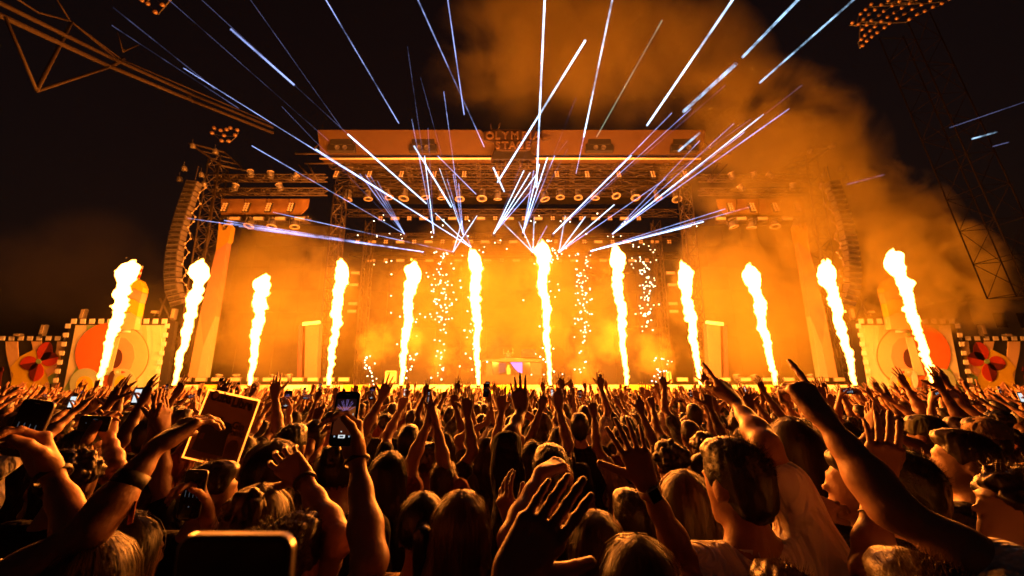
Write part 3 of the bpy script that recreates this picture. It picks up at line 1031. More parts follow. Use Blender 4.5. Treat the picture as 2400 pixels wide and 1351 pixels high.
for (p, q, rr) in (((12, 40), (86, 212), 0.05), ((86, 212), (168, 52), 0.06), ((86, 214), (262, 156), 0.05), ((168, 52), (275, 140), 0.04), ((275, 75), (288, 122), 0.03), ((288, 122), (325, 105), 0.03), ((262, 156), (290, 138), 0.08), ((440, 222), (452, 240), 0.07)):
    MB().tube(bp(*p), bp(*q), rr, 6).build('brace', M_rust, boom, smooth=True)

def lamp_panel(name, cells, Y, label, rad, group=None):
    rows_ = cells
    cells = [c for rw in rows_ for c in rw]
    root = empty(name, at(cells[0][0], cells[0][1], Y))
    tag(root, label, 'lamp panel', group)
    me = None
    L = Vector(root.location)
    for (px, py) in cells:
        p = at(px, py, Y) - L
        d = (Vector((0, 0, CAM_H)) - at(px, py, Y)).normalized()
        M = d.to_track_quat('Z', 'Y').to_matrix()
        if me is None:
            o = MB().lathe([(rad, 0.0), (rad, 0.05), (rad * 0.6, 0.09), (0.01, 0.1)], (0, 0, 0), None, 12).build('lamp', mat('amber_lamp_glass', (0.09, 0.055, 0.03), 0.4), root, smooth=True)
            me = o.data
        else:
            o = bpy.data.objects.new('lamp', me)
            link(o, root)
        o.location = p
        o.rotation_euler = M.to_euler()
    for rw in rows_:
        MB().path([at(px, py, Y) - L + Vector((0, 0.12, 0)) for px, py in rw], 0.02, 5).build('rail', M_dark, root)
    MB().path([at(*rw[0], Y) - L + Vector((0, 0.16, 0)) for rw in rows_], 0.025, 5).build('cross_rail', M_dark, root)
    MB().path([at(*rw[-1], Y) - L + Vector((0, 0.16, 0)) for rw in rows_], 0.025, 5).build('cross_rail', M_dark, root)
    return root
rows = [[(460, 355), (495, 318), (540, 277), (585, 240), (640, 193), (697, 153), (760, 113), (828, 72), (897, 30), (960, -10)],
        [(472, 412), (510, 370), (555, 330), (605, 293), (670, 248), (718, 210), (782, 166), (850, 125), (922, 82), (1005, 42), (1085, 5)],
        [(470, 265), (510, 225), (550, 185), (620, 138), (665, 100), (740, 50), (805, 10), (860, -30)],
        [(480, 173), (530, 130), (585, 88), (640, 42), (705, 5)],
        [(895, 175), (965, 130), (1035, 100), (1110, 62), (1190, 30), (1260, -10)],
        [(380, 205), (435, 218), (455, 125), (500, 85), (552, 38)]]
lamp_panel('lamp_panel', [[(1900 + x * 0.259, y * 0.259) for x, y in rw] for rw in rows], 15.0, 'large slanted panel of amber lamps at the upper right corner', 0.085)
lamp_panel('lamp_panel', [[(332, 0), (346, 8), (363, 28)], [(352, -14), (380, 11), (395, -8)]], 15.0, 'few amber lamps of a panel cut by the top edge at the upper left', 0.11)
lamp_panel('lamp_panel', [[(502, 300), (517, 306), (531, 304), (540, 300), (556, 305)], [(497, 312), (525, 318), (551, 317)], [(519, 330), (536, 331)]], 26.0, 'dim cluster of unlit lamps above the left loudspeaker tower', 0.15)
mast = truss('lattice_mast', at(2395, 690, 22), at(2118, 60, 22), 1.9, 'dim lattice mast rising at the right edge of the picture', bays=9, r_c=0.04, m=mat('dark_mast_steel', (0.003, 0.0024, 0.002), 1.0, spec=0.0))
# distant service building on the right
sb = empty('service_building', at(2380, 800, 40))
tag(sb, 'pale flat roofed service building in the dark beyond the right walls', 'building')
p = at(2265, 705, 40); q = at(2500, 900, 40)
under(MB().box(((p.x + q.x) / 2, 42, (p.z + 0) / 2), (q.x - p.x, 4, p.z)).build('wall', mat('building_wall', (0.25, 0.28, 0.30), 0.7, noise=0.3)), sb)
under(MB().box(((p.x + q.x) / 2, 41.9, p.z + 0.15), (q.x - p.x + 0.6, 4.6, 0.3)).build('roof', M_fix), sb)
for i in range(3):
    x = p.x + 3 + i * 2.6
    under(MB().box((x, 39.97, p.z - 2.2), (1.2, 0.08, 1.6)).build('window', M_lens), sb)
# ================================================================== flame jets (they light the whole place)
FLAMES = [(230, 310, 598), (408, 477, 595), (585, 620, 633), (770, 803, 598), (940, 968, 598), (1121, 1112, 572), (1290, 1268, 552), (1470, 1440, 560), (1643, 1598, 602), (1819, 1756, 606), (2006, 1930, 596), (2190, 2091, 572)]
YFL = YF - 8.0
fm = bpy.data.materials.new('burning_gas')
fm.use_nodes = True
nt = fm.node_tree
nt.nodes.clear()
out = nt.nodes.new('ShaderNodeOutputMaterial')
em = nt.nodes.new('ShaderNodeEmission')
em.inputs[0].default_value = (1, 0.33, 0.045, 1)
em.inputs[1].default_value = 90
nt.links.new(em.outputs[0], out.inputs['Volume'])
fl_name = ['leftmost', 'second', 'third', 'fourth', 'fifth', 'sixth', 'seventh', 'eighth', 'ninth', 'tenth', 'eleventh', 'rightmost']
FLAME_LIGHT = 4300.0
FLAME_RGB = (1.0, 0.225, 0.018)
rf = np.random.RandomState(5)
for i, (bx, tx, ty) in enumerate(FLAMES):
    b, t = at(bx, 906, YFL), at(tx, ty + 8, YFL)
    H = (t - b).length
    d = (t - b).normalized()
    root = empty('flame_jet', b)
    where = ' shooting up in front of the %s guitar wall' % ('left' if i == 0 else 'right') if i in (0, 11) else ' counted from the left along the stage front'
    tag(root, '%s white hot column of fire%s' % (fl_name[i], where), 'flame', 'flame jets along the stage front')
    F = Field((-1.5, -1.5, -0.3), (1.5, 1.5, H + 0.9), 0.055)
    ph = rf.uniform(0, 6.28, 6)
    n = 100
    for k in range(n):
        s = k / (n - 1)
        z = H * s
        rad = 0.10 + 0.25 * s ** 0.8
        if s > 0.80:
            u = (s - 0.80) / 0.20
            rad = 0.35 + 0.13 * math.sin(u * PI * 0.9) - 0.40 * max(0, u - 0.40) / 0.60
        rad *= 0.78
        rad *= 1 + 0.16 * math.sin(9 * s * PI + ph[0]) * s
        wob = 0.22 * s
        c = (wob * math.sin(5 * s * PI + ph[1]) * 0.6 + rf.normal(0, 0.035 + 0.05 * s), rf.normal(0, 0.04 + 0.06 * s), z)
        F.ell(c, (rad, rad, max(rad * 1.0, 0.12)), 0.08)
        # licking tongues on the rim
        for _ in range(5 if s > 0.12 else 2):
            a = rf.uniform(0, 2 * PI)
            rr = rad * rf.uniform(0.10, 0.30)
            off = rad * rf.uniform(0.75, 1.32 if s < 0.84 else 1.0)
            F.ell((c[0] + off * math.cos(a), c[1] + off * math.sin(a), z + rf.uniform(-0.1, 0.1)), (rr, rr, rr * rf.uniform(0.8, 2.2)), 0.035)
    for _ in range(2 + i % 3):      # larger side lobes
        s = rf.uniform(0.45, 0.9)
        a = rf.choice([0, PI]) + rf.uniform(-0.5, 0.5)
        F.ell((0.24 * math.cos(a), 0.15 * math.sin(a), H * s), (0.15, 0.15, 0.2), 0.1)
    v, q = F.net()
    o = np_obj('burning_column', v, q, fm, root)
    rot = Vector((0, 0, 1)).rotation_difference(d)
    o.rotation_euler = rot.to_euler()
    MB().box((0, 0, -0.28), (0.4, 0.4, 0.4)).build('projector_box', M_black, root, bevel=0.03)
    MB().box((0, 0, -0.5 - (b.z - 0.5) / 2), (0.3, 0.3, b.z - 0.5)).build('stand', M_black, root)
    MB().lathe([(0.10, 0), (0.14, 0.12), (0.12, 0.14)], (0, 0, -0.07), None, 10).build('nozzle', M_truss, root)
    for s_ in (0.35, 0.8):
        l = bpy.data.lights.new('fire_light', 'POINT')
        l.energy = FLAME_LIGHT * (1.3 if s_ < 0.5 else 1.7) * (0.5, 0.5, 0.7, 0.95, 1.3, 1.75, 1.75, 1.3, 0.95, 0.7, 0.5, 0.5)[i]
        l.color = FLAME_RGB
        l.shadow_soft_size = 0.35
        lo = bpy.data.objects.new('fire_light', l)
        lo.location = (t - b) * s_
        link(lo, root)

# ================================================================== sparks falling over the stage
sp = MB()
rs = random.Random(21)
ico = [(0, 0, 1), (0.894, 0, 0.447), (0.276, 0.851, 0.447), (-0.724, 0.526, 0.447), (-0.724, -0.526, 0.447), (0.276, -0.851, 0.447), (0.724, 0.526, -0.447), (-0.276, 0.851, -0.447), (-0.894, 0, -0.447), (-0.276, -0.851, -0.447), (0.724, -0.526, -0.447), (0, 0, -1)]
icf = [(0, 1, 2), (0, 2, 3), (0, 3, 4), (0, 4, 5), (0, 5, 1), (1, 6, 2), (2, 7, 3), (3, 8, 4), (4, 9, 5), (5, 10, 1), (6, 7, 2), (7, 8, 3), (8, 9, 4), (9, 10, 5), (10, 6, 1), (7, 6, 11), (8, 7, 11), (9, 8, 11), (10, 9, 11), (6, 10, 11)]
def spark(px, py, Y, r):
    c = at(px, py, Y)
    sp.add([(c.x + a * r, c.y + b * r, c.z + d * r) for a, b, d in ico], icf)
def cluster(n, cx, y0, y1, sx, Y=YF + 1.5):
    for _ in range(n):
        spark(rs.gauss(cx, sx), rs.uniform(y0, y1), Y + rs.uniform(-1, 2), rs.uniform(0.036, 0.062))
cluster(75, 1034, 590, 750, 15); cluster(22, 1030, 750, 890, 9)
cluster(70, 1367, 590, 780, 11); cluster(12, 1362, 780, 890, 10)
cluster(75, 1514, 570, 740, 14); cluster(10, 1512, 740, 780, 8)
cluster(30, 958, 720, 890, 15); cluster(20, 865, 830, 902, 8); cluster(26, 1550, 840, 898, 16)
cluster(34, 1108, 600, 890, 16, YF); cluster(34, 1285, 555, 890, 18, YF)
cluster(30, 1200, 500, 600, 170); cluster(10, 900, 480, 700, 40); cluster(12, 1440, 520, 640, 50); cluster(18, 1290, 560, 620, 12)
tag(sp.build('sparks', glow('white_hot_spark', (1, 0.82, 0.55), 9.0)), 'white hot sparks falling in streams between the flames', 'sparks', kind='stuff')

# ================================================================== laser beams
def beam_mat(name, col, strength, scale):
    m = bpy.data.materials.new(name)
    m.use_nodes = True
    nt = m.node_tree
    nt.nodes.clear()
    out = nt.nodes.new('ShaderNodeOutputMaterial')
    add = nt.nodes.new('ShaderNodeAddShader')
    tr = nt.nodes.new('ShaderNodeBsdfTransparent')
    em = nt.nodes.new('ShaderNodeEmission')
    em.inputs[0].default_value = (*col, 1)
    tc = nt.nodes.new('ShaderNodeTexCoord')
    ns = nt.nodes.new('ShaderNodeTexNoise')       # drifting smoke makes the beam brighter and dimmer along its length
    ns.inputs['Scale'].default_value = scale
    ns.inputs['Detail'].default_value = 4
    ns.inputs['Roughness'].default_value = 0.65
    mr = nt.nodes.new('ShaderNodeMapRange')
    mr.inputs['From Min'].default_value = 0.38
    mr.inputs['From Max'].default_value = 0.60
    mr.inputs['To Min'].default_value = strength * 0.10
    mr.inputs['To Max'].default_value = strength
    nt.links.new(tc.outputs['Object'], ns.inputs['Vector'])
    nt.links.new(ns.outputs['Fac'], mr.inputs['Value'])
    nt.links.new(mr.outputs[0], em.inputs[1])
    nt.links.new(em.outputs[0], add.inputs[0])
    nt.links.new(tr.outputs[0], add.inputs[1])
    nt.links.new(add.outputs[0], out.inputs['Surface'])
    m.cycles.emission_sampling = 'NONE'
    return m
LB = {'b': beam_mat('laser_bright', (0.50, 0.70, 1.0), 1.9, 0.22), 'm': beam_mat('laser_medium', (0.36, 0.46, 1.0), 0.95, 0.4),
      'd': beam_mat('laser_dim', (0.33, 0.36, 0.8), 0.16, 0.5), 'g': beam_mat('laser_green', (0.34, 0.42, 0.28), 0.35, 0.2), 's': beam_mat('laser_sparkling', (0.42, 0.68, 1.0), 0.75, 2.0)}
def fan(label, src, beams, Y0=YF + 3.5):
    """src: (px, py) of the laser projector; beams: (end px, end py, end Y, radius, kind[, start fraction])"""
    p0 = at(*src, Y0)
    root = empty('laser_fan', p0)
    tag(root, label, 'laser beams', 'laser beams over the stage')
    MB().box((0, 0.2, -0.12), (0.3, 0.4, 0.22)).build('projector', M_black, root)
    for bm in beams:
        ex, ey, eY, rad, kd = bm[:5]
        p1 = at(ex, ey, eY)
        st = bm[5] if len(bm) > 5 else 0.0
        d = p1 - p0
        o = MB().tube(d * st, d, rad * 1.05, 6, caps=False).build('laser_beam', LB[kd], root)
    return root
fan('fan of thin laser beams rising to the upper left from left of centre', (948, 549), [(843, 408, 28, .025, 'm'), (857, 410, 28, .025, 'm'), (868, 412, 28, .02, 'm'), (884, 424, 29, .02, 'm'), (660, 250, 22, .012, 'd'), (590, 342, 24, .022, 'm')])
fan('two steep laser beams rising above the fifth flame', (1017, 548), [(965, 280, 26, .022, 'm'), (995, 365, 27, .025, 'b'), (955, 110, 22, .016, 'd'), (1003, 300, 26, .02, 'd')])
fan('laser fan crossing over the sixth flame towards the upper left', (1104, 580), [(740, 350, 24, .03, 'b'), (430, 160, 17, .016, 'm'), (690, 322, 24, .022, 'm'), (1020, 500, 31, .035, 'b'), (1062, 478, 31, .03, 'm')])
fan('laser fan rising steeply left of the sixth flame', (1086, 552), [(1030, 395, 28, .028, 'b'), (1048, 420, 28, .02, 'm'), (1062, 408, 28, .02, 'm'), (1075, 430, 29, .022, 'm'), (985, 180, 23, .014, 'd'), (1040, 215, 24, .016, 'm')])
fan('crossing laser beams beside the sixth flame head', (1062, 591), [(1083, 518, 32, .04, 'b'), (1118, 506, 32, .035, 'b'), (640, 498, 28, .022, 'm')])
fan('flat laser fan pointing to the left over the third flame', (993, 591), [(440, 512, 25, .022, 'm'), (525, 517, 26, .026, 'm'), (540, 524, 26, .03, 'm'), (560, 531, 27, .026, 'm'), (580, 536, 27, .022, 'm')])
fan('laser beams rising right of the sixth flame', (1157, 548), [(1228, 400, 28, .035, 'b'), (1243, 405, 28, .035, 'b'), (1258, 408, 28, .03, 'b'), (1270, 420, 28, .03, 'm'), (1330, 330, 25, .014, 'd'), (1260, 290, 25, .016, 'd')])
fan('laser fan rising from behind the seventh flame', (1226, 546), [(1251, 400, 28, .03, 'm'), (1264, 385, 28, .035, 'b'), (1283, 370, 28, .035, 'b'), (1300, 365, 28, .03, 'm'), (1330, 350, 27, .016, 'd'), (1350, 230, 24, .01, 'd')])
fan('three short laser beams left of the seventh flame head', (1249, 592), [(1180, 524, 32, .045, 'b'), (1216, 520, 32, .045, 'b'), (1252, 508, 32, .04, 'b'), (1282, 530, 32, .03, 'm')])
fan('laser fan rising to the upper right over the ninth flame', (1296, 549), [(1540, 300, 24, .024, 'm'), (1620, 255, 22, .018, 'm'), (1480, 365, 26, .03, 'b'), (1575, 265, 23, .024, 'm'), (1700, 200, 20, .012, 'd')])
fan('wide laser fan with steep and flat beams right of the seventh flame', (1310, 592), [(1325, 506, 32, .045, 'b'), (1372, 508, 32, .045, 'b'), (1440, 480, 31, .035, 'b'), (1560, 420, 27, .02, 'm'), (1760, 280, 22, .018, 'd')])
fan('bundle of long laser beams towards the upper right above the eighth flame', (1435, 549), [(1850, 255, 21, .03, 'm'), (1790, 268, 22, .03, 'b'), (1720, 290, 23, .024, 'm'), (1745, 310, 23, .02, 'm'), (1880, 200, 19, .014, 'd'), (1640, 330, 24, .02, 'm')])
fan('flat laser fan pointing to the right over the tenth flame', (1384, 589), [(1650, 520, 27, .032, 'b'), (1620, 530, 28, .034, 'b'), (1760, 485, 26, .02, 'm'), (1700, 490, 26, .02, 'm')])
# long single beams passing high over the crowd
def beam(label, x0, y0, Y0, x1, y1, Y1, rad, kd):
    p0, p1 = at(x0, y0, Y0), at(x1, y1, Y1)
    o = MB().tube((0, 0, 0), p1 - p0, rad, 8, caps=False).build('laser_beam', LB[kd], loc=p0)
    tag(o, label, 'laser beam', 'single laser beams overhead')
beam('long bright laser beam crossing the left half of the roof fascia', 1000, 478, 29, 815, 315, 24, .05, 'b')
beam('dim laser beam reaching the top edge in the upper left', 812, 312, 24, 440, -30, 14, .018, 'd')
beam('thick violet and green laser beam in the dark upper left', 690, 200, 18, 540, 68, 15, .05, 'm')
beam('bright laser beam over the fifth flame in front of the fascia', 1058, 486, 29, 970, 342, 24, .055, 'b')
beam('short violet laser beam under the left fascia end', 1116, 456, 29, 1026, 366, 25, .035, 'm')
beam('broken laser beam descending from the top edge left of the sign', 1135, 345, 24, 975, -10, 14, .032, 'm')
beam('thin violet laser beam falling from the top edge left of centre', 1088, 270, 20, 1048, -10, 13, .024, 'm')
beam('faint broken laser beam in the dark left of the fascia', 935, 290, 22, 758, -10, 14, .026, 'm')
beam('faint blue laser beam from the top edge over the left fascia', 800, 300, 22, 580, -10, 13, .014, 'd')
beam('faint laser beam crossing the dark upper left corner', 505, 210, 18, 265, 18, 13, .024, 'd')
beam('second faint laser beam crossing the dark upper left corner', 560, 255, 19, 262, 60, 13, .02, 'd')
beam('faint long laser beam from the top edge to the left tower', 770, 330, 23, 390, -5, 13, .014, 'd')
beam('upright bright laser beam passing the sign on its right', 1257, 440, 28, 1277, -10, 14, .05, 'b')
beam('bright slanting laser beam crossing the stage sign', 1166, 428, 28, 1372, 95, 16, .055, 'b')
beam('bright laser beam slanting up right of the sign to the top edge', 1368, 322, 24, 1437, -10, 13, .045, 'b')
beam('thin laser beam below the bright one right of the sign', 1350, 408, 28, 1368, 322, 24, .02, 'm')
beam('dull green laser beam right of the sign', 1398, 322, 24, 1552, 48, 15, .04, 'g')
beam('thick bright laser beam ending above the right fascia', 1516, 295, 20, 1724, -10, 12, .05, 'b')
beam('thick pale laser beam at the upper right with hard lower end', 1602, 262, 18, 1725, 150, 14, .085, 's')
beam('thick pale laser beam reaching the top edge at the upper right', 1740, 135, 14, 1880, -10, 11, .055, 's')
beam('sparkling blue laser beam in the upper right corner', 1780, 195, 15, 2012, -10, 11, .04, 's')
beam('short sparkling laser beam before the right end of the fascia', 1590, 355, 24, 1640, 312, 22, .075, 's')
beam('bright short laser beam under the sign', 1182, 450, 29, 1156, 393, 27, .055, 'b')
beam('thin laser beam crossing the smoke right of the right tower', 1985, 433, 24, 2072, 410, 20, .03, 'd')
beam('short pale laser streak near the right mast', 2278, 326, 16, 2336, 310, 15, .035, 's')
beam('lower short laser streak near the right mast', 2326, 344, 16, 2364, 334, 15, .02, 'd')
beam('faint laser streak at the right edge', 2225, 300, 16, 2400, 240, 14, .016, 'd')
# ================================================================== haze and drifting smoke, lit by the flames
def vol_mat(name, dens, col=(0.92, 0.84, 0.25), aniso=0.2):
    m = bpy.data.materials.new(name)
    m.use_nodes = True
    nt = m.node_tree
    nt.nodes.clear()
    out = nt.nodes.new('ShaderNodeOutputMaterial')
    pv = nt.nodes.new('ShaderNodeVolumePrincipled')
    pv.inputs['Color'].default_value = (*col, 1)
    pv.inputs['Density'].default_value = dens
    pv.inputs['Anisotropy'].default_value = aniso
    nt.links.new(pv.outputs[0], out.inputs['Volume'])
    return m, nt, pv
hz = MB().box((0, 220, 19.5), (820, 580, 43)).build('haze', vol_mat('thin_haze', 0.00005)[0])
tag(hz, 'thin smoky haze hanging over the stage and crowd', 'haze', kind='stuff')

sv = []
_n = 20
for a in range(_n // 2 + 1):
    for b in range(_n):
        th, ph_ = PI * a / (_n // 2), 2 * PI * b / _n
        sv.append((math.sin(th) * math.cos(ph_), math.sin(th) * math.sin(ph_), math.cos(th)))
sq = [((a + 1) * _n + b, (a + 1) * _n + (b + 1) % _n, a * _n + (b + 1) % _n, a * _n + b) for a in range(_n // 2) for b in range(_n)]
def smoke(label, px, py, Y, rad, dens, scale, soft=0.35, amp=1.6, bias=0.0, seed=0.0, rot=0.0, detail=3.0, name='smoke_cloud', step=1.0):
    m, nt, pv = vol_mat(name, dens)
    m.cycles.volume_step_rate = step
    tc = nt.nodes.new('ShaderNodeTexCoord')
    ml = nt.nodes.new('ShaderNodeVectorMath'); ml.operation = 'MULTIPLY_ADD'
    ml.inputs[1].default_value = rad
    ml.inputs[2].default_value = (seed, seed * 1.7, 0)
    nt.links.new(tc.outputs['Object'], ml.inputs[0])
    ns = nt.nodes.new('ShaderNodeTexNoise')
    ns.inputs['Scale'].default_value = scale
    ns.inputs['Detail'].default_value = detail
    ns.inputs['Roughness'].default_value = 0.6
    ns.inputs['Distortion'].default_value = 0.4
    nt.links.new(ml.outputs[0], ns.inputs['Vector'])
    ln = nt.nodes.new('ShaderNodeVectorMath'); ln.operation = 'LENGTH'
    nt.links.new(tc.outputs['Object'], ln.inputs[0])
    f1 = nt.nodes.new('ShaderNodeMath'); f1.operation = 'SUBTRACT'       # 1 - r
    f1.inputs[0].default_value = 1.0 + bias
    nt.links.new(ln.outputs['Value'], f1.inputs[1])
    f2 = nt.nodes.new('ShaderNodeMath'); f2.operation = 'MULTIPLY_ADD'
    f2.inputs[1].default_value = amp
    nt.links.new(ns.outputs['Fac'], f2.inputs[0])
    f3 = nt.nodes.new('ShaderNodeMath'); f3.operation = 'SUBTRACT'
    nt.links.new(f1.outputs[0], f3.inputs[0]); f3.inputs[1].default_value = amp * 0.5
    nt.links.new(f3.outputs[0], f2.inputs[2])
    mr = nt.nodes.new('ShaderNodeMapRange')
    mr.inputs['From Min'].default_value = 0.0
    mr.inputs['From Max'].default_value = soft
    mr.inputs['To Max'].default_value = dens
    nt.links.new(f2.outputs[0], mr.inputs['Value'])
    edge = nt.nodes.new('ShaderNodeMapRange')                            # fade out before the hull
    edge.inputs['From Min'].default_value = 1.0
    edge.inputs['From Max'].default_value = 0.75
    nt.links.new(ln.outputs['Value'], edge.inputs['Value'])
    f4 = nt.nodes.new('ShaderNodeMath'); f4.operation = 'MULTIPLY'
    nt.links.new(mr.outputs[0], f4.inputs[0]); nt.links.new(edge.outputs[0], f4.inputs[1])
    nt.links.new(f4.outputs[0], pv.inputs['Density'])
    me = bpy.data.meshes.new(name)
    me.from_pydata(sv, [], sq)
    me.materials.append(m)
    o = bpy.data.objects.new(name, me)
    o.location = at(px, py, Y)
    o.scale = rad
    o.rotation_euler = (0, rot, 0)
    link(o)
    tag(o, label, 'smoke', kind='stuff')
    return o
smoke('orange lit smoke filling the left stage wing', 640, 700, YF + 3.2, (8.5, 3.4, 9), 0.13, 0.24, seed=3, bias=0.05, amp=3.0, detail=4, step=0.7)
smoke('thin orange smoke hanging in the stage centre', 1200, 690, YF + 9.8, (16, 4.6, 11), 0.12, 0.24, seed=9, bias=0.04, amp=4.2, detail=4, step=0.7)
smoke('dense bright smoke filling the right stage wing', 1800, 690, YF + 2.6, (10, 3.2, 10), 0.20, 0.26, seed=17, bias=0.1, amp=3.0, detail=4, step=0.7)
smoke('smoke drifting away over the right loudspeaker tower', 2030, 560, YF + 0.5, (9.5, 3.0, 10), 0.26, 0.28, soft=0.5, amp=3.4, seed=29, bias=0.04, detail=5, step=0.5)
smoke('curling smoke edge drifting into the dark on the right', 2185, 640, YF - 1.0, (7, 2.6, 6), 0.42, 0.45, soft=0.45, amp=3.6, seed=41, bias=0.0, detail=6, step=0.5)
smoke('brown smoke plume rising high above the sign', 1400, 140, YF + 1.0, (19, 5, 13), 0.12, 0.13, soft=0.7, amp=3.2, seed=53, bias=0.12, detail=5, step=0.6)
smoke('brown smoke above the right wing roof', 1800, 330, YF + 1.0, (12, 3.6, 10.5), 0.22, 0.18, soft=0.6, amp=3.2, seed=67, bias=0.1, detail=5, step=0.6)
smoke('faint brown smoke left of the leftmost flame', 170, 640, YF + 2, (10, 3, 7), 0.012, 0.16, seed=71)
smoke('thin glowing smoke hanging along the row of flames', 1200, 760, YF - 3.5, (33, 6.0, 7.5), 0.0075, 0.2, soft=0.5, seed=83, bias=0.1, amp=1.8, detail=3)
for i, (px, py, r_, lab) in enumerate(((880, 810, 1.7, 'pale smoke burst left of the fifth flame'), (1032, 845, 1.3, 'small round smoke burst right of the fifth flame'), (1430, 800, 1.6, 'pale smoke burst left of the eighth flame'), (1535, 835, 1.9, 'tall smoke burst between the eighth and ninth flames'), (1370, 860, 1.5, 'low smoke burst on the floor right of the desk'), (970, 800, 1.3, 'thin smoke burst beside the fifth flame'))):
    smoke(lab, px, py, YF + 1.6, (r_ * 1.15, r_, r_ * 1.5), 0.40, 0.75, soft=0.7, amp=2.8, detail=5.0, seed=100 + 7 * i, bias=-0.1, name='smoke_burst')
# ================================================================== people
def skin_mat(name, col):
    m = mat(name, col, 0.5, noise=0.18, nscale=7, bump=0.1, bscale=60, spec=0.4)
    b = m.node_tree.nodes['Principled BSDF']
    b.inputs['Subsurface Weight'].default_value = 0.0
    return m
SK = [skin_mat('skin_light', (0.31, 0.155, 0.095)), skin_mat('skin_tan', (0.235, 0.112, 0.065)), skin_mat('skin_fair', (0.34, 0.185, 0.118)), skin_mat('skin_brown', (0.14, 0.066, 0.037))]
def hair_mat(name, col, rough=0.42):
    m = bpy.data.materials.new(name)
    m.use_nodes = True
    nt = m.node_tree
    b = nt.nodes['Principled BSDF']
    out = nt.nodes['Material Output']
    b.inputs['Roughness'].default_value = rough
    b.inputs['Specular IOR Level'].default_value = 0.9
    tc = nt.nodes.new('ShaderNodeTexCoord')
    mp = nt.nodes.new('ShaderNodeMapping')
    mp.inputs['Scale'].default_value = (90, 90, 9)
    ns = nt.nodes.new('ShaderNodeTexNoise')
    ns.inputs['Scale'].default_value = 1.0
    ns.inputs['Detail'].default_value = 4
    nt.links.new(tc.outputs['Object'], mp.inputs[0])
    nt.links.new(mp.outputs[0], ns.inputs['Vector'])
    cr = nt.nodes.new('ShaderNodeMix'); cr.data_type = 'RGBA'
    cr.inputs['A'].default_value = (*[c * 0.45 for c in col], 1)
    cr.inputs['B'].default_value = (*[min(1, c * 1.5) for c in col], 1)
    nt.links.new(ns.outputs['Fac'], cr.inputs['Factor'])
    nt.links.new(cr.outputs['Result'], b.inputs['Base Color'])
    bp = nt.nodes.new('ShaderNodeBump')
    bp.inputs['Strength'].default_value = 0.5
    bp.inputs['Distance'].default_value = 0.004
    nt.links.new(ns.outputs['Fac'], bp.inputs['Height'])
    nt.links.new(bp.outputs[0], b.inputs['Normal'])
    # strands let light through from behind
    tl = nt.nodes.new('ShaderNodeBsdfTranslucent')
    nt.links.new(cr.outputs['Result'], tl.inputs['Color'])
    mx = nt.nodes.new('ShaderNodeMixShader')
    mx.inputs[0].default_value = 0.3
    nt.links.new(b.outputs[0], mx.inputs[1])
    nt.links.new(tl.outputs[0], mx.inputs[2])
    nt.links.new(mx.outputs[0], out.inputs['Surface'])
    return m
HR = {'black': hair_mat('hair_black', (0.006, 0.005, 0.0045)), 'brown': hair_mat('hair_brown', (0.022, 0.012, 0.006)), 'auburn': hair_mat('hair_auburn', (0.05, 0.019, 0.008)),
      'blond': hair_mat('hair_blond', (0.075, 0.040, 0.015)), 'dark_blond': hair_mat('hair_dark_blond', (0.045, 0.025, 0.011))}
def cloth(name, col):
    m = mat(name, col, 0.85, noise=0.15, nscale=14, spec=0.2)
    nt = m.node_tree
    b = nt.nodes['Principled BSDF']
    tc = nt.nodes.new('ShaderNodeTexCoord')
    mp = nt.nodes.new('ShaderNodeMapping')
    mp.inputs['Scale'].default_value = (7, 7, 3.5)
    mp.inputs['Rotation'].default_value = (0.3, 0.5, 0.2)
    ns = nt.nodes.new('ShaderNodeTexNoise')
    ns.inputs['Scale'].default_value = 1.4
    ns.inputs['Detail'].default_value = 2.5
    ns.inputs['Distortion'].default_value = 1.2
    nt.links.new(tc.outputs['Object'], mp.inputs[0]); nt.links.new(mp.outputs[0], ns.inputs['Vector'])
    bp = nt.nodes.new('ShaderNodeBump')
    bp.inputs['Strength'].default_value = 1.0
    bp.inputs['Distance'].default_value = 0.07
    nt.links.new(ns.outputs['Fac'], bp.inputs['Height'])
    nt.links.new(bp.outputs[0], b.inputs['Normal'])
    return m
CL = {'white': cloth('cloth_white', (0.72, 0.69, 0.63)), 'black': cloth('cloth_black', (0.012, 0.012, 0.013)), 'navy': cloth('cloth_navy', (0.012, 0.016, 0.035)), 'tan': cloth('cloth_tan', (0.33, 0.22, 0.13)),
      'grey': cloth('cloth_grey', (0.10, 0.10, 0.10)), 'rust': cloth('cloth_rust', (0.22, 0.06, 0.03)), 'olive': cloth('cloth_olive', (0.07, 0.07, 0.035))}
M_jeans = cloth('cloth_jeans', (0.03, 0.035, 0.05))

def V3(v): return np.array([float(v[0]), float(v[1]), float(v[2])])
def unit(v):
    v = V3(v); return v / (np.linalg.norm(v) + 1e-12)
def rot_axis(v, ax, a):
    ax = unit(ax); c, s = math.cos(a), math.sin(a)
    return v * c + np.cross(ax, v) * s + ax * (ax @ v) * (1 - c)

